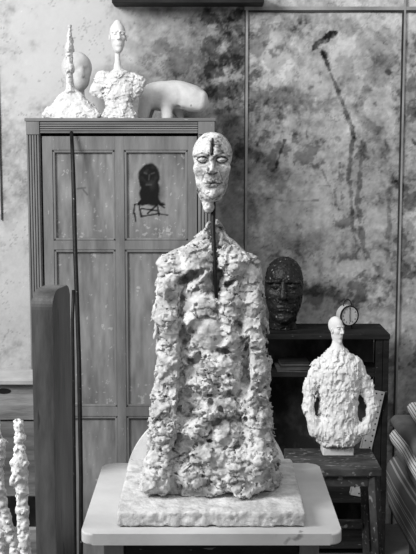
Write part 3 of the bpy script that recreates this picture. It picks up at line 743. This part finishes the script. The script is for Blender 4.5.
mark([(-.055,-.05),(-.05,-.02)], .014, .85); mark([(-.04,-.10),(-.015,-.105)], .010, .9); mark([(.02,-.105),(.06,-.085)], .010, .8)
mark([(-.10,-.243),(-.03,-.232),(.03,-.232),(.10,-.243)], .007, .8); mark([(-.06,-.215),(0,-.20),(.06,-.215)], .005, .45); mark([(-.05,-.30),(.05,-.30)], .007, .5)
mark([(-.12,-.38),(0,-.47),(.12,-.40)], .008, .5)
paint(me, t)
link('head', me, attr_mat('drawn_on_plaster', .88, 200, .3), fig)
tube('iron_rod', [rf(212.5,188,-.022), rf(213.5,205,-.03), rf(213,225,-.042), rf(214.5,262,-.062), rf(216.5,298,-.083)], [.0052,.0055,.0055,.0052,.0045], 'iron', fig, 8)

# ================================================================== BOOKCASE, DARK HEAD, CLOCK
BY = 3.98; BB = 4.22
t0 = P(389.5, 334, BY); bz = t0.z; bx1 = t0.x; bx0 = P(244, 334, BY).x
bc = thing('bookcase', 'black stained open bookcase against the wall behind the small torso', 'bookcase', (bx0, BY, 0))
bw = bx1-bx0; bd = BB-BY
def bz_(py, Y=BY): return P(300, py, Y).z
box('top_board', (-.012,-.008,bz-.020), (bw+.002,bd,bz), 'black_wood', bc, .003)
box('side_panel', (0,0,0), (.020,bd-.012,bz-.021), 'black_wood', bc); box('side_panel', (bw-.022,0,0), (bw,bd-.012,bz-.021), 'black_wood', bc)
box('back_panel', (.021,bd-.012,.02), (bw-.023,bd-.004,bz-.021), 'black_back', bc)
z1 = bz_(374); box('shelf', (.021,.01,z1-.014), (bw-.023,bd-.013,z1), 'black_wood', bc)
z2 = bz_(499); box('shelf', (.021,-.0,z2-.016), (bw-.023,bd-.013,z2), 'black_wood', bc)
box('bottom_shelf', (.021,.01,.03), (bw-.023,bd-.013,.048), 'black_wood', bc)
box('front_stile', (bw-.050,.002,z2+.002), (bw-.024,.02,bz-.022), 'black_wood', bc)
# papers and a book on the inner shelf
p0 = P(277, 372, BY+.05); 
bm = bmesh.new()
for k in range(4): bm_box(bm, (0,0,k*.004), (.125,.13,k*.004+.0034), Matrix.Rotation(R((-3,2,-1,4)[k]),4,'Z'), .0)
o = bm_obj('paper_stack', bm, 'paper', loc=(p0.x, BY+.035, z1+.0005)); tag(o, 'loose stack of grey papers lying inside the black bookcase', 'papers')
bk_ = thing('book', 'dark closed book lying on the papers inside the black bookcase', 'book', (p0.x+.012, BY+.045, z1+.017), R(3))
box('cover', (0,0,0), (.115,.10,.004), 'book', bk_, .001); box('cover', (0,0,.014), (.115,.10,.018), 'book', bk_, .001); box('pages', (.003,.003,.0045), (.112,.097,.0135), 'paper', bk_, .0)
# dark head
dh = P(284, 330, BY+.11); base = (dh.x, BY+.115, bz); r6 = rel(base)
hc6 = r6(284, 290); s6 = (r6(284,258)[2]-r6(284,324)[2])
def f_dark(q):
    u = ((q[0]-hc6[0])/s6, (q[1]-hc6[1])/s6, (q[2]-hc6[2])/s6); a = R(-6); u = (u[0]*math.cos(a)+u[1]*math.sin(a), -u[0]*math.sin(a)+u[1]*math.cos(a), u[2])
    d = face(u, ears=False, wide=1.06, brow=1.3)*s6
    d = smin(d, ell(q, (hc6[0],.0,hc6[2]-.01), (.070,.075,.11)), .02)
    d = smin(d, cap(q, (hc6[0]-.004,.01,.03), (hc6[0]-.004,.01,.0), .052, .056), .02)
    return smax(d, -(q[2]-.0008), .001)
sculpt('dark_head', 'nearly black clay head with pale specks standing on the bookcase', 'sculpture', base, f_dark, (hc6[0]-.1,-.12,-.004), (hc6[0]+.1,.105,hc6[2]+.16), .0024, lambda q, d: crag(q, d, .0, .0022, .0014, .0005, 61, f=(.04,.016,.007)), 'dark_bronze', .012)
# clock
cc = P(347.5, 315.5, BY+.10)
ck = thing('alarm_clock', 'small round pale alarm clock with dark rim on the bookcase', 'clock', (cc.x, BY+.10, bz+.0005), R(24))
zc = cc.z-bz; rc = 10.6*BY/F*1.03
ccx = 0
def disc_bm(bm, r_, y0, y1, n=40, bev=0, cx=0, cz=zc, ry=None):
    prism_bm(bm, [(cx+r_*math.cos(2*math.pi*k/n), cz+(ry or r_)*math.sin(2*math.pi*k/n)) for k in range(n)], y1-y0, 'Y', bev)
bm = bmesh.new(); disc_bm(bm, rc, 0, .032, bev=.003)
for v in bm.verts: v.co.y -= .014
bm_obj('case', bm, 'case', ck)
bm = bmesh.new(); n = 40
for k in range(n):
    a0, a1 = 2*math.pi*k/n, 2*math.pi*(k+1)/n
    vs = []
    for a in (a0, a1):
        vs.append([bm.verts.new((rr*math.cos(a), y, zc+rr*math.sin(a))) for rr, y in ((rc*.86,-.0150), (rc*.90,-.0185), (rc*1.0,-.0175), (rc*1.01,-.012))])
    for j in range(3): bm.faces.new((vs[0][j], vs[0][j+1], vs[1][j+1], vs[1][j]))
bmesh.ops.remove_doubles(bm, verts=bm.verts, dist=1e-5); bm_obj('rim', bm, 'paint_black', ck)
bm = bmesh.new(); disc_bm(bm, rc*.875, 0, .001)
for v in bm.verts: v.co.y -= .0155
dial = bm_obj('dial', bm, 'dial', ck)
for k in range(12):
    a = R(90-30*(k+1)); cu = bpy.data.curves.new('numeral', 'FONT'); cu.body = str(k+1); cu.size = .0105; cu.align_x = 'CENTER'; cu.align_y = 'CENTER'; cu.extrude = .0002
    to = bpy.data.objects.new('tmp', cu); col.objects.link(to); bpy.context.view_layer.update()
    me = bpy.data.meshes.new_from_object(to.evaluated_get(bpy.context.evaluated_depsgraph_get())); bpy.data.objects.remove(to)
    me.materials.clear(); o = link('numeral', me, 'paint_black', dial, (rc*.70*math.cos(a), -.0158, zc+rc*.70*math.sin(a))); o.rotation_euler = (R(90),0,0)
for nm, ang, ln, ww in (('minute_hand', 88, .78, .0022), ('hour_hand', -86, .55, .003)):
    a = R(ang); beam(nm, (-.002*math.cos(a),-.0170,zc-.002*math.sin(a)), (rc*ln*math.cos(a),-.0170,zc+rc*ln*math.sin(a)), ww, .0008, 'paint_black', ck, 0)
bm = bmesh.new(); tube_bm(bm, [(-.018*math.cos(math.pi*k/10), .002, zc+rc*.93+.024*math.sin(math.pi*k/10)) for k in range(11)], .0022, 8)
bm_obj('carrying_ring', bm, 'iron', ck, smooth=True)
for s in (-1, 1): tube('foot', [(s*.016,0,zc-rc*.85), (s*.022,0,.0015)], [.003,.0022], 'iron', ck, 8)

# ================================================================== STOOL AND TORSO
fl2, fr2 = P(289, 469, 3.10), P(382, 469, 3.10); sz = fr2.z; bkz = onz(370, 448, sz)
stx = (fl2.x+fr2.x)/2; sw2 = fr2.x-fl2.x; sd2 = bkz.y-3.10
stl = thing('wooden_stool', 'dark paint-spattered four-legged wooden stool under the white torso', 'stool', (stx, 3.10+sd2/2, 0))
bm = bmesh.new()
bm_box(bm, (-sw2/2,-sd2/2,sz-.024), (sw2/2,-.001,sz), None, .004); bm_box(bm, (-sw2/2,.001,sz-.024), (sw2/2,sd2/2,sz), None, .004)
bm_obj('seat', bm, 'stool', stl)
ins = .022; spl = .05
def legp(sx, sy, z):
    t = 1-z/(sz-.024); return Vector((sx*(sw2/2-ins+spl*t*.8), sy*(sd2/2-ins+spl*t*.7), z))
for sx in (-1, 1):
    for sy in (-1, 1): beam('leg', legp(sx,sy,.004), legp(sx,sy,sz-.0245), .030, .026, 'stool', stl, .003)
for sy in (-1, 1):
    box('apron', (-sw2/2+.038, sy*(sd2/2-ins)-.008, sz-.060), (sw2/2-.038, sy*(sd2/2-ins)+.008, sz-.0245), 'stool', stl)
    zr = .335 if sy < 0 else .38
    a, b = legp(-1,sy,zr), legp(1,sy,zr); a.x += .016; b.x -= .016; beam('rung', a, b, .020, .026, 'stool', stl)
for sx in (-1, 1):
    box('apron', (sx*(sw2/2-ins)-.008, -sd2/2+.038, sz-.060), (sx*(sw2/2-ins)+.008, sd2/2-.038, sz-.0245), 'stool', stl)
    a, b = legp(sx,-1,.28), legp(sx,1,.28); a.y += .014; b.y -= .014; beam('rung', a, b, .026, .020, 'stool', stl)

yb2 = 3.21; bb = onz(337, 457.5, sz); yb2 = bb.y+.05; bb = P(337, 457, yb2)
base = (bb.x, yb2, sz); r7 = rel(base); k7 = r7(338,400)[0]-r7(337,400)[0]
ow = [(344,333,341),(350,328,347),(356,322,353),(364,317,359),(375,314,362),(385,315,361),(400,319,357),(415,319,357),(426,315,360),(434,315,362),(441,317,358),(445,320,352)]
zz = np.array([r7(337,a)[2] for a,b,c in ow])[::-1]; zl = np.array([r7(b,a)[0] for a,b,c in ow])[::-1]; zr_ = np.array([r7(c,a)[0] for a,b,c in ow])[::-1]
def f_tor(q, r=r7):
    x, y, z = q; l = np.interp(z, zz, zl); rr = np.interp(z, zz, zr_); hw = (rr-l)/2; cx = (rr+l)/2; hd = np.interp(z, [r(337,450)[2], r(337,430)[2], r(337,400)[2], r(337,370)[2], r(337,345)[2]], [.055,.065,.055,.052,.02])
    e = (np.abs((x-cx)/hw)**2.3+np.abs(y/hd)**2.3+1e-9)**(1/2.3); d = (e-1)*np.minimum(hw, hd)*.85
    d = smax(d, z-r(337,343)[2], .01); d = smax(d, -(z-r(337,443)[2]), .008)
    for a, b, ra, rb, d1, d2 in (((320,366),(311,385),8,7,0,-.005),((311,385),(308.5,408),7,5.5,-.005,-.015),((308.5,408),(315,430),5.5,6.5,-.015,-.03),((316,430),(328,435),6.5,6,-.03,-.04),
            ((354,364),(366,385),8,7,0,-.005),((366,385),(372.5,406),7,5.8,-.005,-.015),((372.5,406),(365,428),5.8,6.5,-.015,-.03),((363,429),(350,436),6.5,6,-.03,-.04)):
        d = smin(d, cap(q, r(*a,d1), r(*b,d2), ra*k7, rb*k7), .008)
    # gaps between arms and waist
    d = smax(d, -cap((q[0],q[1]*.2,q[2]), (r(315,392)[0],0,r(315,392)[2]), (r(315.5,411)[0],0,r(315,411)[2]), 1.6*k7, 2.2*k7), .002)
    d = smax(d, -cap((q[0],q[1]*.2,q[2]), (r(360,392)[0],0,r(360,392)[2]), (r(362,414)[0],0,r(362,414)[2]), 1.6*k7, 3.4*k7), .002)
    # collar, neck, head
    d = smin(d, cap(q, r(337,348), r(337,343), 6.5*k7, 5*k7), .006); d = smin(d, cap(q, r(337,346), r(337.5,336), 3.6*k7, 3.4*k7), .006)
    h = r(336,330); s = 27*k7; u = ((q[0]-h[0])/s, (q[1]-h[1])/s, (q[2]-h[2])/s); a = R(35)
    u = (u[0]*math.cos(a)+u[1]*math.sin(a), -u[0]*math.sin(a)+u[1]*math.cos(a), u[2])
    d = smin(d, face(u, wide=.80)*s, .003)
    # plinth
    b_ = rbox(q, r(337,452.5), (15.5*k7, .036, 7.2*k7), .003); b0_ = r(337,452.5)
    d = np.minimum(d, b_)
    return smax(d, -(z-.0008), .001)
def n_tor(q, d):
    pl = np.clip((q[2]-r7(337,448)[2])/.012, 0, 1)*np.clip((r7(337,346)[2]-q[2])/.01, 0, 1)
    e = crag(q, d, 0, .0034, .0016, .0006, 71, (1,1,.62), f=(.03,.015,.008)); rg = fbm(q[0]/.010, q[1]/.03, q[2]/.026, 3, 72); e = e-.009*(.18-np.abs(rg))
    return smax(e*pl+(d-.0007*fbm(q[0]/.008, q[1]/.008, q[2]/.008, 2, 4))*(1-pl), -(q[2]-.0008), .001)
sculpt('plaster_torso', 'bright white plaster seated torso with tiny head on the dark stool', 'sculpture', base, f_tor, (-.15,-.10,-.004), (.16,.10,r7(337,313)[2]), .0023, n_tor, 'plaster_white', .02)
# perforated angle iron
ya, yc_ = BY+.004+.030, BY-.022
A = P(355, 493, BY+.02); A.z = z2+.001; B_ = P(379.5, 391, BY-.018)
an = thing('perforated_angle_iron', 'leaning pale perforated metal bar right of the white torso', 'metal bar', A)
v = B_-A; L = v.length; up = v.normalized(); side = Vector((0,1,0)).cross(up).normalized(); nrm = up.cross(side).normalized()
mt = Matrix((( side.x, nrm.x, up.x, 0), (side.y, nrm.y, up.y, 0), (side.z, nrm.z, up.z, 0), (0,0,0,1)))
bm = bmesh.new(); bm_box(bm, (-.021,-.0015,.006), (.021,.0015,L), mt, .0005); bm_box(bm, (-.021,-.0015,.006), (-.018,.022,L), mt, .0005); bm_obj('bar', bm, 'steel', an)
bm = bmesh.new()
for k in range(18):
    z = .018+k*L/18.2
    for xx in (.012, -.010) if k % 2 else (.012,): bmesh.ops.create_circle(bm, cap_ends=True, radius=.0034, segments=12, matrix=mt @ Matrix.Translation((xx,-.0019,z)) @ Matrix.Rotation(R(90),4,'X')); bmesh.ops.create_circle(bm, cap_ends=True, radius=.0034, segments=12, matrix=mt @ Matrix.Translation((xx,.0019,z)) @ Matrix.Rotation(R(90),4,'X'))
bm_obj('perforation', bm, 'hole', an)

# ================================================================== LEFT: POST, RODS, CRATE, THIN FIGURES
py_ = 1.95
pa = P(31, 300, py_); 
post = bmesh.new(); ztp = P(52, 288, py_+.04).z
dep = .110; thk = .041; rr_ = .032
prof = [(0,0), (dep,0)]
for k in range(9): a = R(90*k/8); prof.append((dep-rr_*.6+rr_*.6*math.cos(a), ztp-rr_*.6+rr_*.6*math.sin(a)))
for k in range(11): a = R(90+90*k/10); prof.append((rr_*1.2+rr_*1.2*math.cos(a), ztp-rr_*1.1+rr_*1.1*math.sin(a)))
prism_bm(post, prof, thk, 'X', .003)
o = bm_obj('timber_post', post, 'post', loc=(pa.x, py_, 0)); o.rotation_euler = (0,0,R(-10)); tag(o, 'broad worn brown timber post with rounded top at left front', 'post')
def rodpts(l): return [P(*a) for a in l]
pts = rodpts([(71.5,132,CY-.012),(73,165,CY-.05),(74,200,CY-.08),(75,245,CY-.12),(77,300,CY-.16),(79,360,CY-.20),(80,420,CY-.25),(81,480,CY-.28),(81,540,CY-.32)])
e = pts[-1].copy(); d = (pts[-1]-pts[-2]).normalized(); e = pts[-1]+d*((pts[-1].z-.004)/-d.z); pts.append(e)
o = tube('iron_bar', pts, [.0065,.0075,.008,.008,.008,.008,.008,.0075,.0075,.0075], 'iron', n=10); tag(o, 'long thin dark bent iron bar leaning up against the wardrobe door', 'metal bar')
pts = rodpts([(73.5,290,CY-.30),(72.5,320,CY-.31),(73.5,400,CY-.34),(74.5,480,CY-.37),(75,545,CY-.40)]); d = (pts[-1]-pts[-2]).normalized(); pts.append(pts[-1]+d*((pts[-1].z-.004)/-d.z))
o = tube('iron_rod', pts, .006, 'iron', n=10); tag(o, 'shorter dark iron rod standing between timber post and long leaning bar', 'metal rod')
# crate
cy = 2.62; ca = P(-22, 384, cy); cb = P(62, 384, cy)
cr_ = thing('wooden_crate', 'rough wooden board crate behind the timber post at the left edge', 'crate', (ca.x, cy, 0)); cw = cb.x-ca.x
zt0 = ca.z
box('lid', (-.01,-.01,zt0), (cw,.12,zt0+.012), mat('pale_crate_lid', .28, .42, 8), cr_, .002)
def cz(py): return P(10, py, cy).z
box('board', (0,0,cz(420)), (cw-.01,.018,zt0-.001), 'crate', cr_); box('board', (0,.004,cz(497)), (cw-.01,.020,cz(421.5)), mat('grey_crate_board', .06, .17, 7, .8, .3, 60, (.6,3,4)), cr_)
box('board', (0,0,.02), (cw-.01,.018,cz(529)), 'crate', cr_)
for x in (0, cw-.04): box('corner_post', (x+.002,.021,0), (x+.032,.05,zt0-.001), 'crate', cr_)
for x in (0, cw-.04): box('corner_post', (x+.002,.075,0), (x+.032,.10,zt0-.001), 'crate', cr_)
box('side_board', (cw-.028,.051,.05), (cw-.012,.074,zt0-.001), 'crate', cr_); box('inner_board', (.04,.085,.02), (cw-.05,.098,zt0-.001), 'black_back', cr_)
bm = bmesh.new(); bmesh.ops.create_circle(bm, cap_ends=True, radius=.012, segments=16, matrix=Matrix.Translation((P(4,391,cy).x-ca.x, -.0008, cz(391))) @ Matrix.Diagonal((1.5,1,.6,1)) @ Matrix.Rotation(R(90),4,'X')); bm_obj('knot', bm, 'hole', cr_)
# slender standing figure
y8 = 2.25; b8 = P(21, 554, y8); base = (b8.x, y8, 0); r8 = rel(base); k8 = (P(11,400,y8)-P(10,400,y8)).x
def f_slim(q, r=r8):
    pts = [((18.5,424),5.2),((19,429),3.2),((19.5,433),3.0),((19.5,437),4.8),((19,442),2.6),((20,450),5),((19.5,462),8),((20,478),7),((21.5,490),5.8),((22.5,510),5.3),((24,535),5.2),((25,556),6),((26,600),6),((27,660),8)]
    d = None
    for (a, ra), (b, rb) in zip(pts, pts[1:]):
        c_ = cap(q, r(*a), r(*b), ra*k8, rb*k8); d = c_ if d is None else smin(d, c_, .006)
    d = smin(d, ell(q, r(12.5,480.5,-.005), (3*k8,.009,4.5*k8)), .005)
    bx = r(27,660); d = smin(d, cap(q, bx, (bx[0],0,.03), .014, .022), .01); d = smin(d, rbox(q, (bx[0],0,.025), (.06,.06,.025), .006), .01)
    return smax(d, -(q[2]-.0008), .001)
sculpt('slender_figurine', 'slender upright rough white plaster figure beside the timber post', 'sculpture', base, f_slim, (-.09,-.07,-.004), (.09,.07,r8(19,418)[2]), .0026, lambda q, d: crag(q, d, 0, .004, .002, .0008, 81, (1,1,.8), f=(.03,.011,.006)), 'plaster_white', .02)
y9 = 2.12; b9 = P(4, 554, y9); base = (b9.x-.03, y9, 0); r9 = rel(base); k9 = (P(11,400,y9)-P(10,400,y9)).x
def f_walk(q, r=r9):
    d = cap(q, r(-1,444), r(-2,470), 7*k9, 5*k9)
    for (a, ra), (b, rb) in ((((-2,470),5),((-2,490),7)), (((-1,492),6),((6,520),5.5)), (((6,520),5.5),((16,556),5)), (((16,556),5),((30,610),5)), (((-2,495),5),((0,530),4)), (((0,530),4),((-1,620),4))):
        d = smin(d, cap(q, r(*a), r(*b), ra*k9, rb*k9), .006)
    p1, p2 = r(30,610), r(-1,620); d = smin(d, cap(q, p1, (p1[0]+.015,0,.02), .010, .016), .006); d = smin(d, cap(q, p2, (p2[0],0,.02), .009, .016), .006)
    d = smin(d, rbox(q, ((p1[0]+p2[0])/2,0,.015), (.09,.05,.015), .005), .008); d = smin(d, cap(q, r(-3,440), r(-6,420), 4*k9, 5*k9), .006)
    return smax(d, -(q[2]-.0008), .001)
sculpt('striding_figurine', 'thin white plaster figure with slanting leg, cut by the left edge', 'sculpture', base, f_walk, (-.12,-.06,-.004), (.15,.06,r9(0,412)[2]), .0028, lambda q, d: crag(q, d, 0, .004, .002, .0008, 91, f=(.03,.011,.006)), 'plaster_old', .02)

# ================================================================== RIGHT: BED AND BLANKETS
bX = P(389, 506, 3.72).x; 
def cloth(name, label, cat, m, x0, y0, y1, zlo, zhi, wid, amp=.008, seed=0, drop=0, flat=.5):
    """a folded length of cloth: rounded edge towards the room, slack along its length"""
    bm = bmesh.new(); uvl = bm.loops.layers.uv.new('UVMap'); ny = 60; sec = []
    h = (zhi-zlo)/2; nA = 14
    for k in range(nA+1):
        a = R(90+180*k/nA); sec.append((h*flat*2*math.cos(a)*.9, math.sin(a)*h))
    prof = [(wid, h)]+[(wid*(1-t/8), h) for t in range(1, 8)]+sec+[(wid*t/8, -h) for t in range(1, 9)]
    s = [0]
    for a, b in zip(prof, prof[1:]): s.append(s[-1]+math.hypot(b[0]-a[0], b[1]-a[1]))
    rings = []
    for j in range(ny+1):
        t = j/ny; y = y0+(y1-y0)*t
        edge = min(1, math.sqrt(max(0, 1-(1-min(1, (y1-y)/.03))**2))+.05); edge0 = min(1, math.sqrt(max(0, 1-(1-min(1, (y-y0)/.03))**2))+.05)
        ee = min(edge, edge0)
        dx = amp*(math.sin(y*9+seed)+.4*math.sin(y*19+seed*2)); dz = amp*.6*(math.sin(y*7+seed*3)+.3*math.sin(y*15+seed))
        rings.append([bm.verts.new((x0+dx+px_, y, (zlo+zhi)/2+dz*(1 if pz > -h*.99 else .2)+pz*ee+drop*(t-.5))) for px_, pz in prof])
    for j in range(ny):
        for k in range(len(prof)-1):
            f = bm.faces.new((rings[j][k], rings[j][k+1], rings[j+1][k+1], rings[j+1][k]))
            for lp, (jj, kk) in zip(f.loops, ((j,k),(j,k+1),(j+1,k+1),(j+1,k))): lp[uvl].uv = (s[kk], jj/ny)
    bm.faces.new(rings[0][::-1]); bm.faces.new(rings[-1])
    for j in range(ny): bm.faces.new((rings[j][0], rings[j+1][0], rings[j+1][-1], rings[j][-1]))
    o = bm_obj(name, bm, m, smooth=True); tag(o, label, cat); return o
bed = thing('bed', 'low bed covered by a dark striped blanket at the right edge', 'bed', (bX, 2.4, 0))
by1 = 3.74; 
zb1 = P(389, 455, by1).z; zb0 = P(389, 506, by1).z
def bed_part(name, lo, hi, m, bev=.01):
    return box(name, (lo[0], lo[1]-2.4, lo[2]), (hi[0], hi[1]-2.4, hi[2]), m, bed, bev)
bed_part('mattress', (.02, 1.9, zb0+.03), (.80, by1-.02, zb1-.012), 'blanket', .02)
bed_part('bed_frame', (.05, 1.92, zb0-.03), (.78, by1-.04, zb0+.028), 'bed', .003)
for x in (.07, .72):
    for y in (1.95, by1-.09): bed_part('leg', (x,y,0), (x+.04,y+.04,zb0-.031), 'bed', .002)
# hanging striped cover as a shell
bm = bmesh.new(); uvl = bm.loops.layers.uv.new('UVMap'); ny = 80; prof = [(.02,zb0),(.012,zb0+.04),(.008,zb0+.09),(.006,zb0+.14),(.008,zb1-.03),(.014,zb1-.012),(.028,zb1-.003),(.05,zb1),(.3,zb1),(.6,zb1),(.82,zb1-.004)]
s = [0]
for a, b in zip(prof, prof[1:]): s.append(s[-1]+math.hypot(b[0]-a[0], b[1]-a[1]))
rings = []
for j in range(ny+1):
    y = 1.88+(by1-1.88)*j/ny-2.4; rr = []
    for k, (a, b) in enumerate(prof):
        wv = .0016*math.sin(y*9+k*.2)+.0006*math.sin(y*31)
        rr.append(bm.verts.new((a+wv*(1 if k < 5 else 0)-.012*(k < 5), y, b+(.002*math.sin(y*9) if k == 0 else 0))))
    rings.append(rr)
for j in range(ny):
    for k in range(len(prof)-1):
        f = bm.faces.new((rings[j][k], rings[j][k+1], rings[j+1][k+1], rings[j+1][k]))
        for lp, (jj, kk) in zip(f.loops, ((j,k),(j,k+1),(j+1,k+1),(j+1,k))): lp[uvl].uv = (s[kk]+.003*math.sin(jj*.11), jj/ny)
cov = bm_obj('striped_cover', bm, 'mattress', bed, smooth=True)
sm_ = cov.modifiers.new('thick', 'SOLIDIFY'); sm_.thickness = .004; sm_.offset = 1
z = zb1+.006
cloth('folded_blanket', 'dark grey folded blanket, lowest of the pile on the bed', 'blanket', 'blanket', bX+.030, 2.7, 3.70, z, z+.040, .40, .004, 1)
cloth('folded_ticking', 'white cloth with thin dark stripes folded between two grey blankets', 'cloth', 'ticking', bX+.022, 2.6, 3.70, z+.047, z+.108, .42, .004, 2)
cloth('rolled_blanket', 'plain dark grey rolled blanket sticking out near the pile top', 'blanket', 'blanket', bX+.016, 2.65, 3.69, z+.116, z+.162, .40, .004, 3)
cloth('striped_blanket', 'pale striped blanket lying topmost on the bedding pile', 'blanket', 'ticking', bX+.065, 2.6, 3.66, z+.172, z+.215, .36, .004, 4)

# ================================================================== LIGHT AND CAMERA
def area(name, loc, tgt, sx, sy, e):
    l = bpy.data.lights.new(name, 'AREA'); l.shape = 'RECTANGLE'; l.size = sx; l.size_y = sy; l.energy = e
    o = bpy.data.objects.new(name, l); col.objects.link(o); o.location = loc
    o.rotation_euler = (Vector(tgt)-Vector(loc)).to_track_quat('-Z', 'Y').to_euler(); return o
area('studio_window_light', (-2.3, 1.3, 3.0), (.1, 3.2, 1.1), 1.2, 1.2, 135)
area('skylight', (-.3, .9, 3.9), (0, 3.2, .8), 1.8, 1.2, 32)
w = bpy.data.worlds.new('world'); bpy.context.scene.world = w; w.use_nodes = True
w.node_tree.nodes['Background'].inputs[0].default_value = g(1); w.node_tree.nodes['Background'].inputs[1].default_value = .30
cam = bpy.data.cameras.new('camera'); co = bpy.data.objects.new('camera', cam); col.objects.link(co)
co.location = (0,0,CAMZ); co.rotation_euler = (R(90)-PITCH, 0, 0)
cam.sensor_fit = 'VERTICAL'; cam.sensor_height = 36; cam.sensor_width = 36; cam.lens = 36*F/554; cam.clip_start = .05
sc = bpy.context.scene; sc.camera = co
sc.view_settings.view_transform = 'Standard'; sc.view_settings.look = 'None'; sc.view_settings.exposure = 0; sc.view_settings.gamma = 1
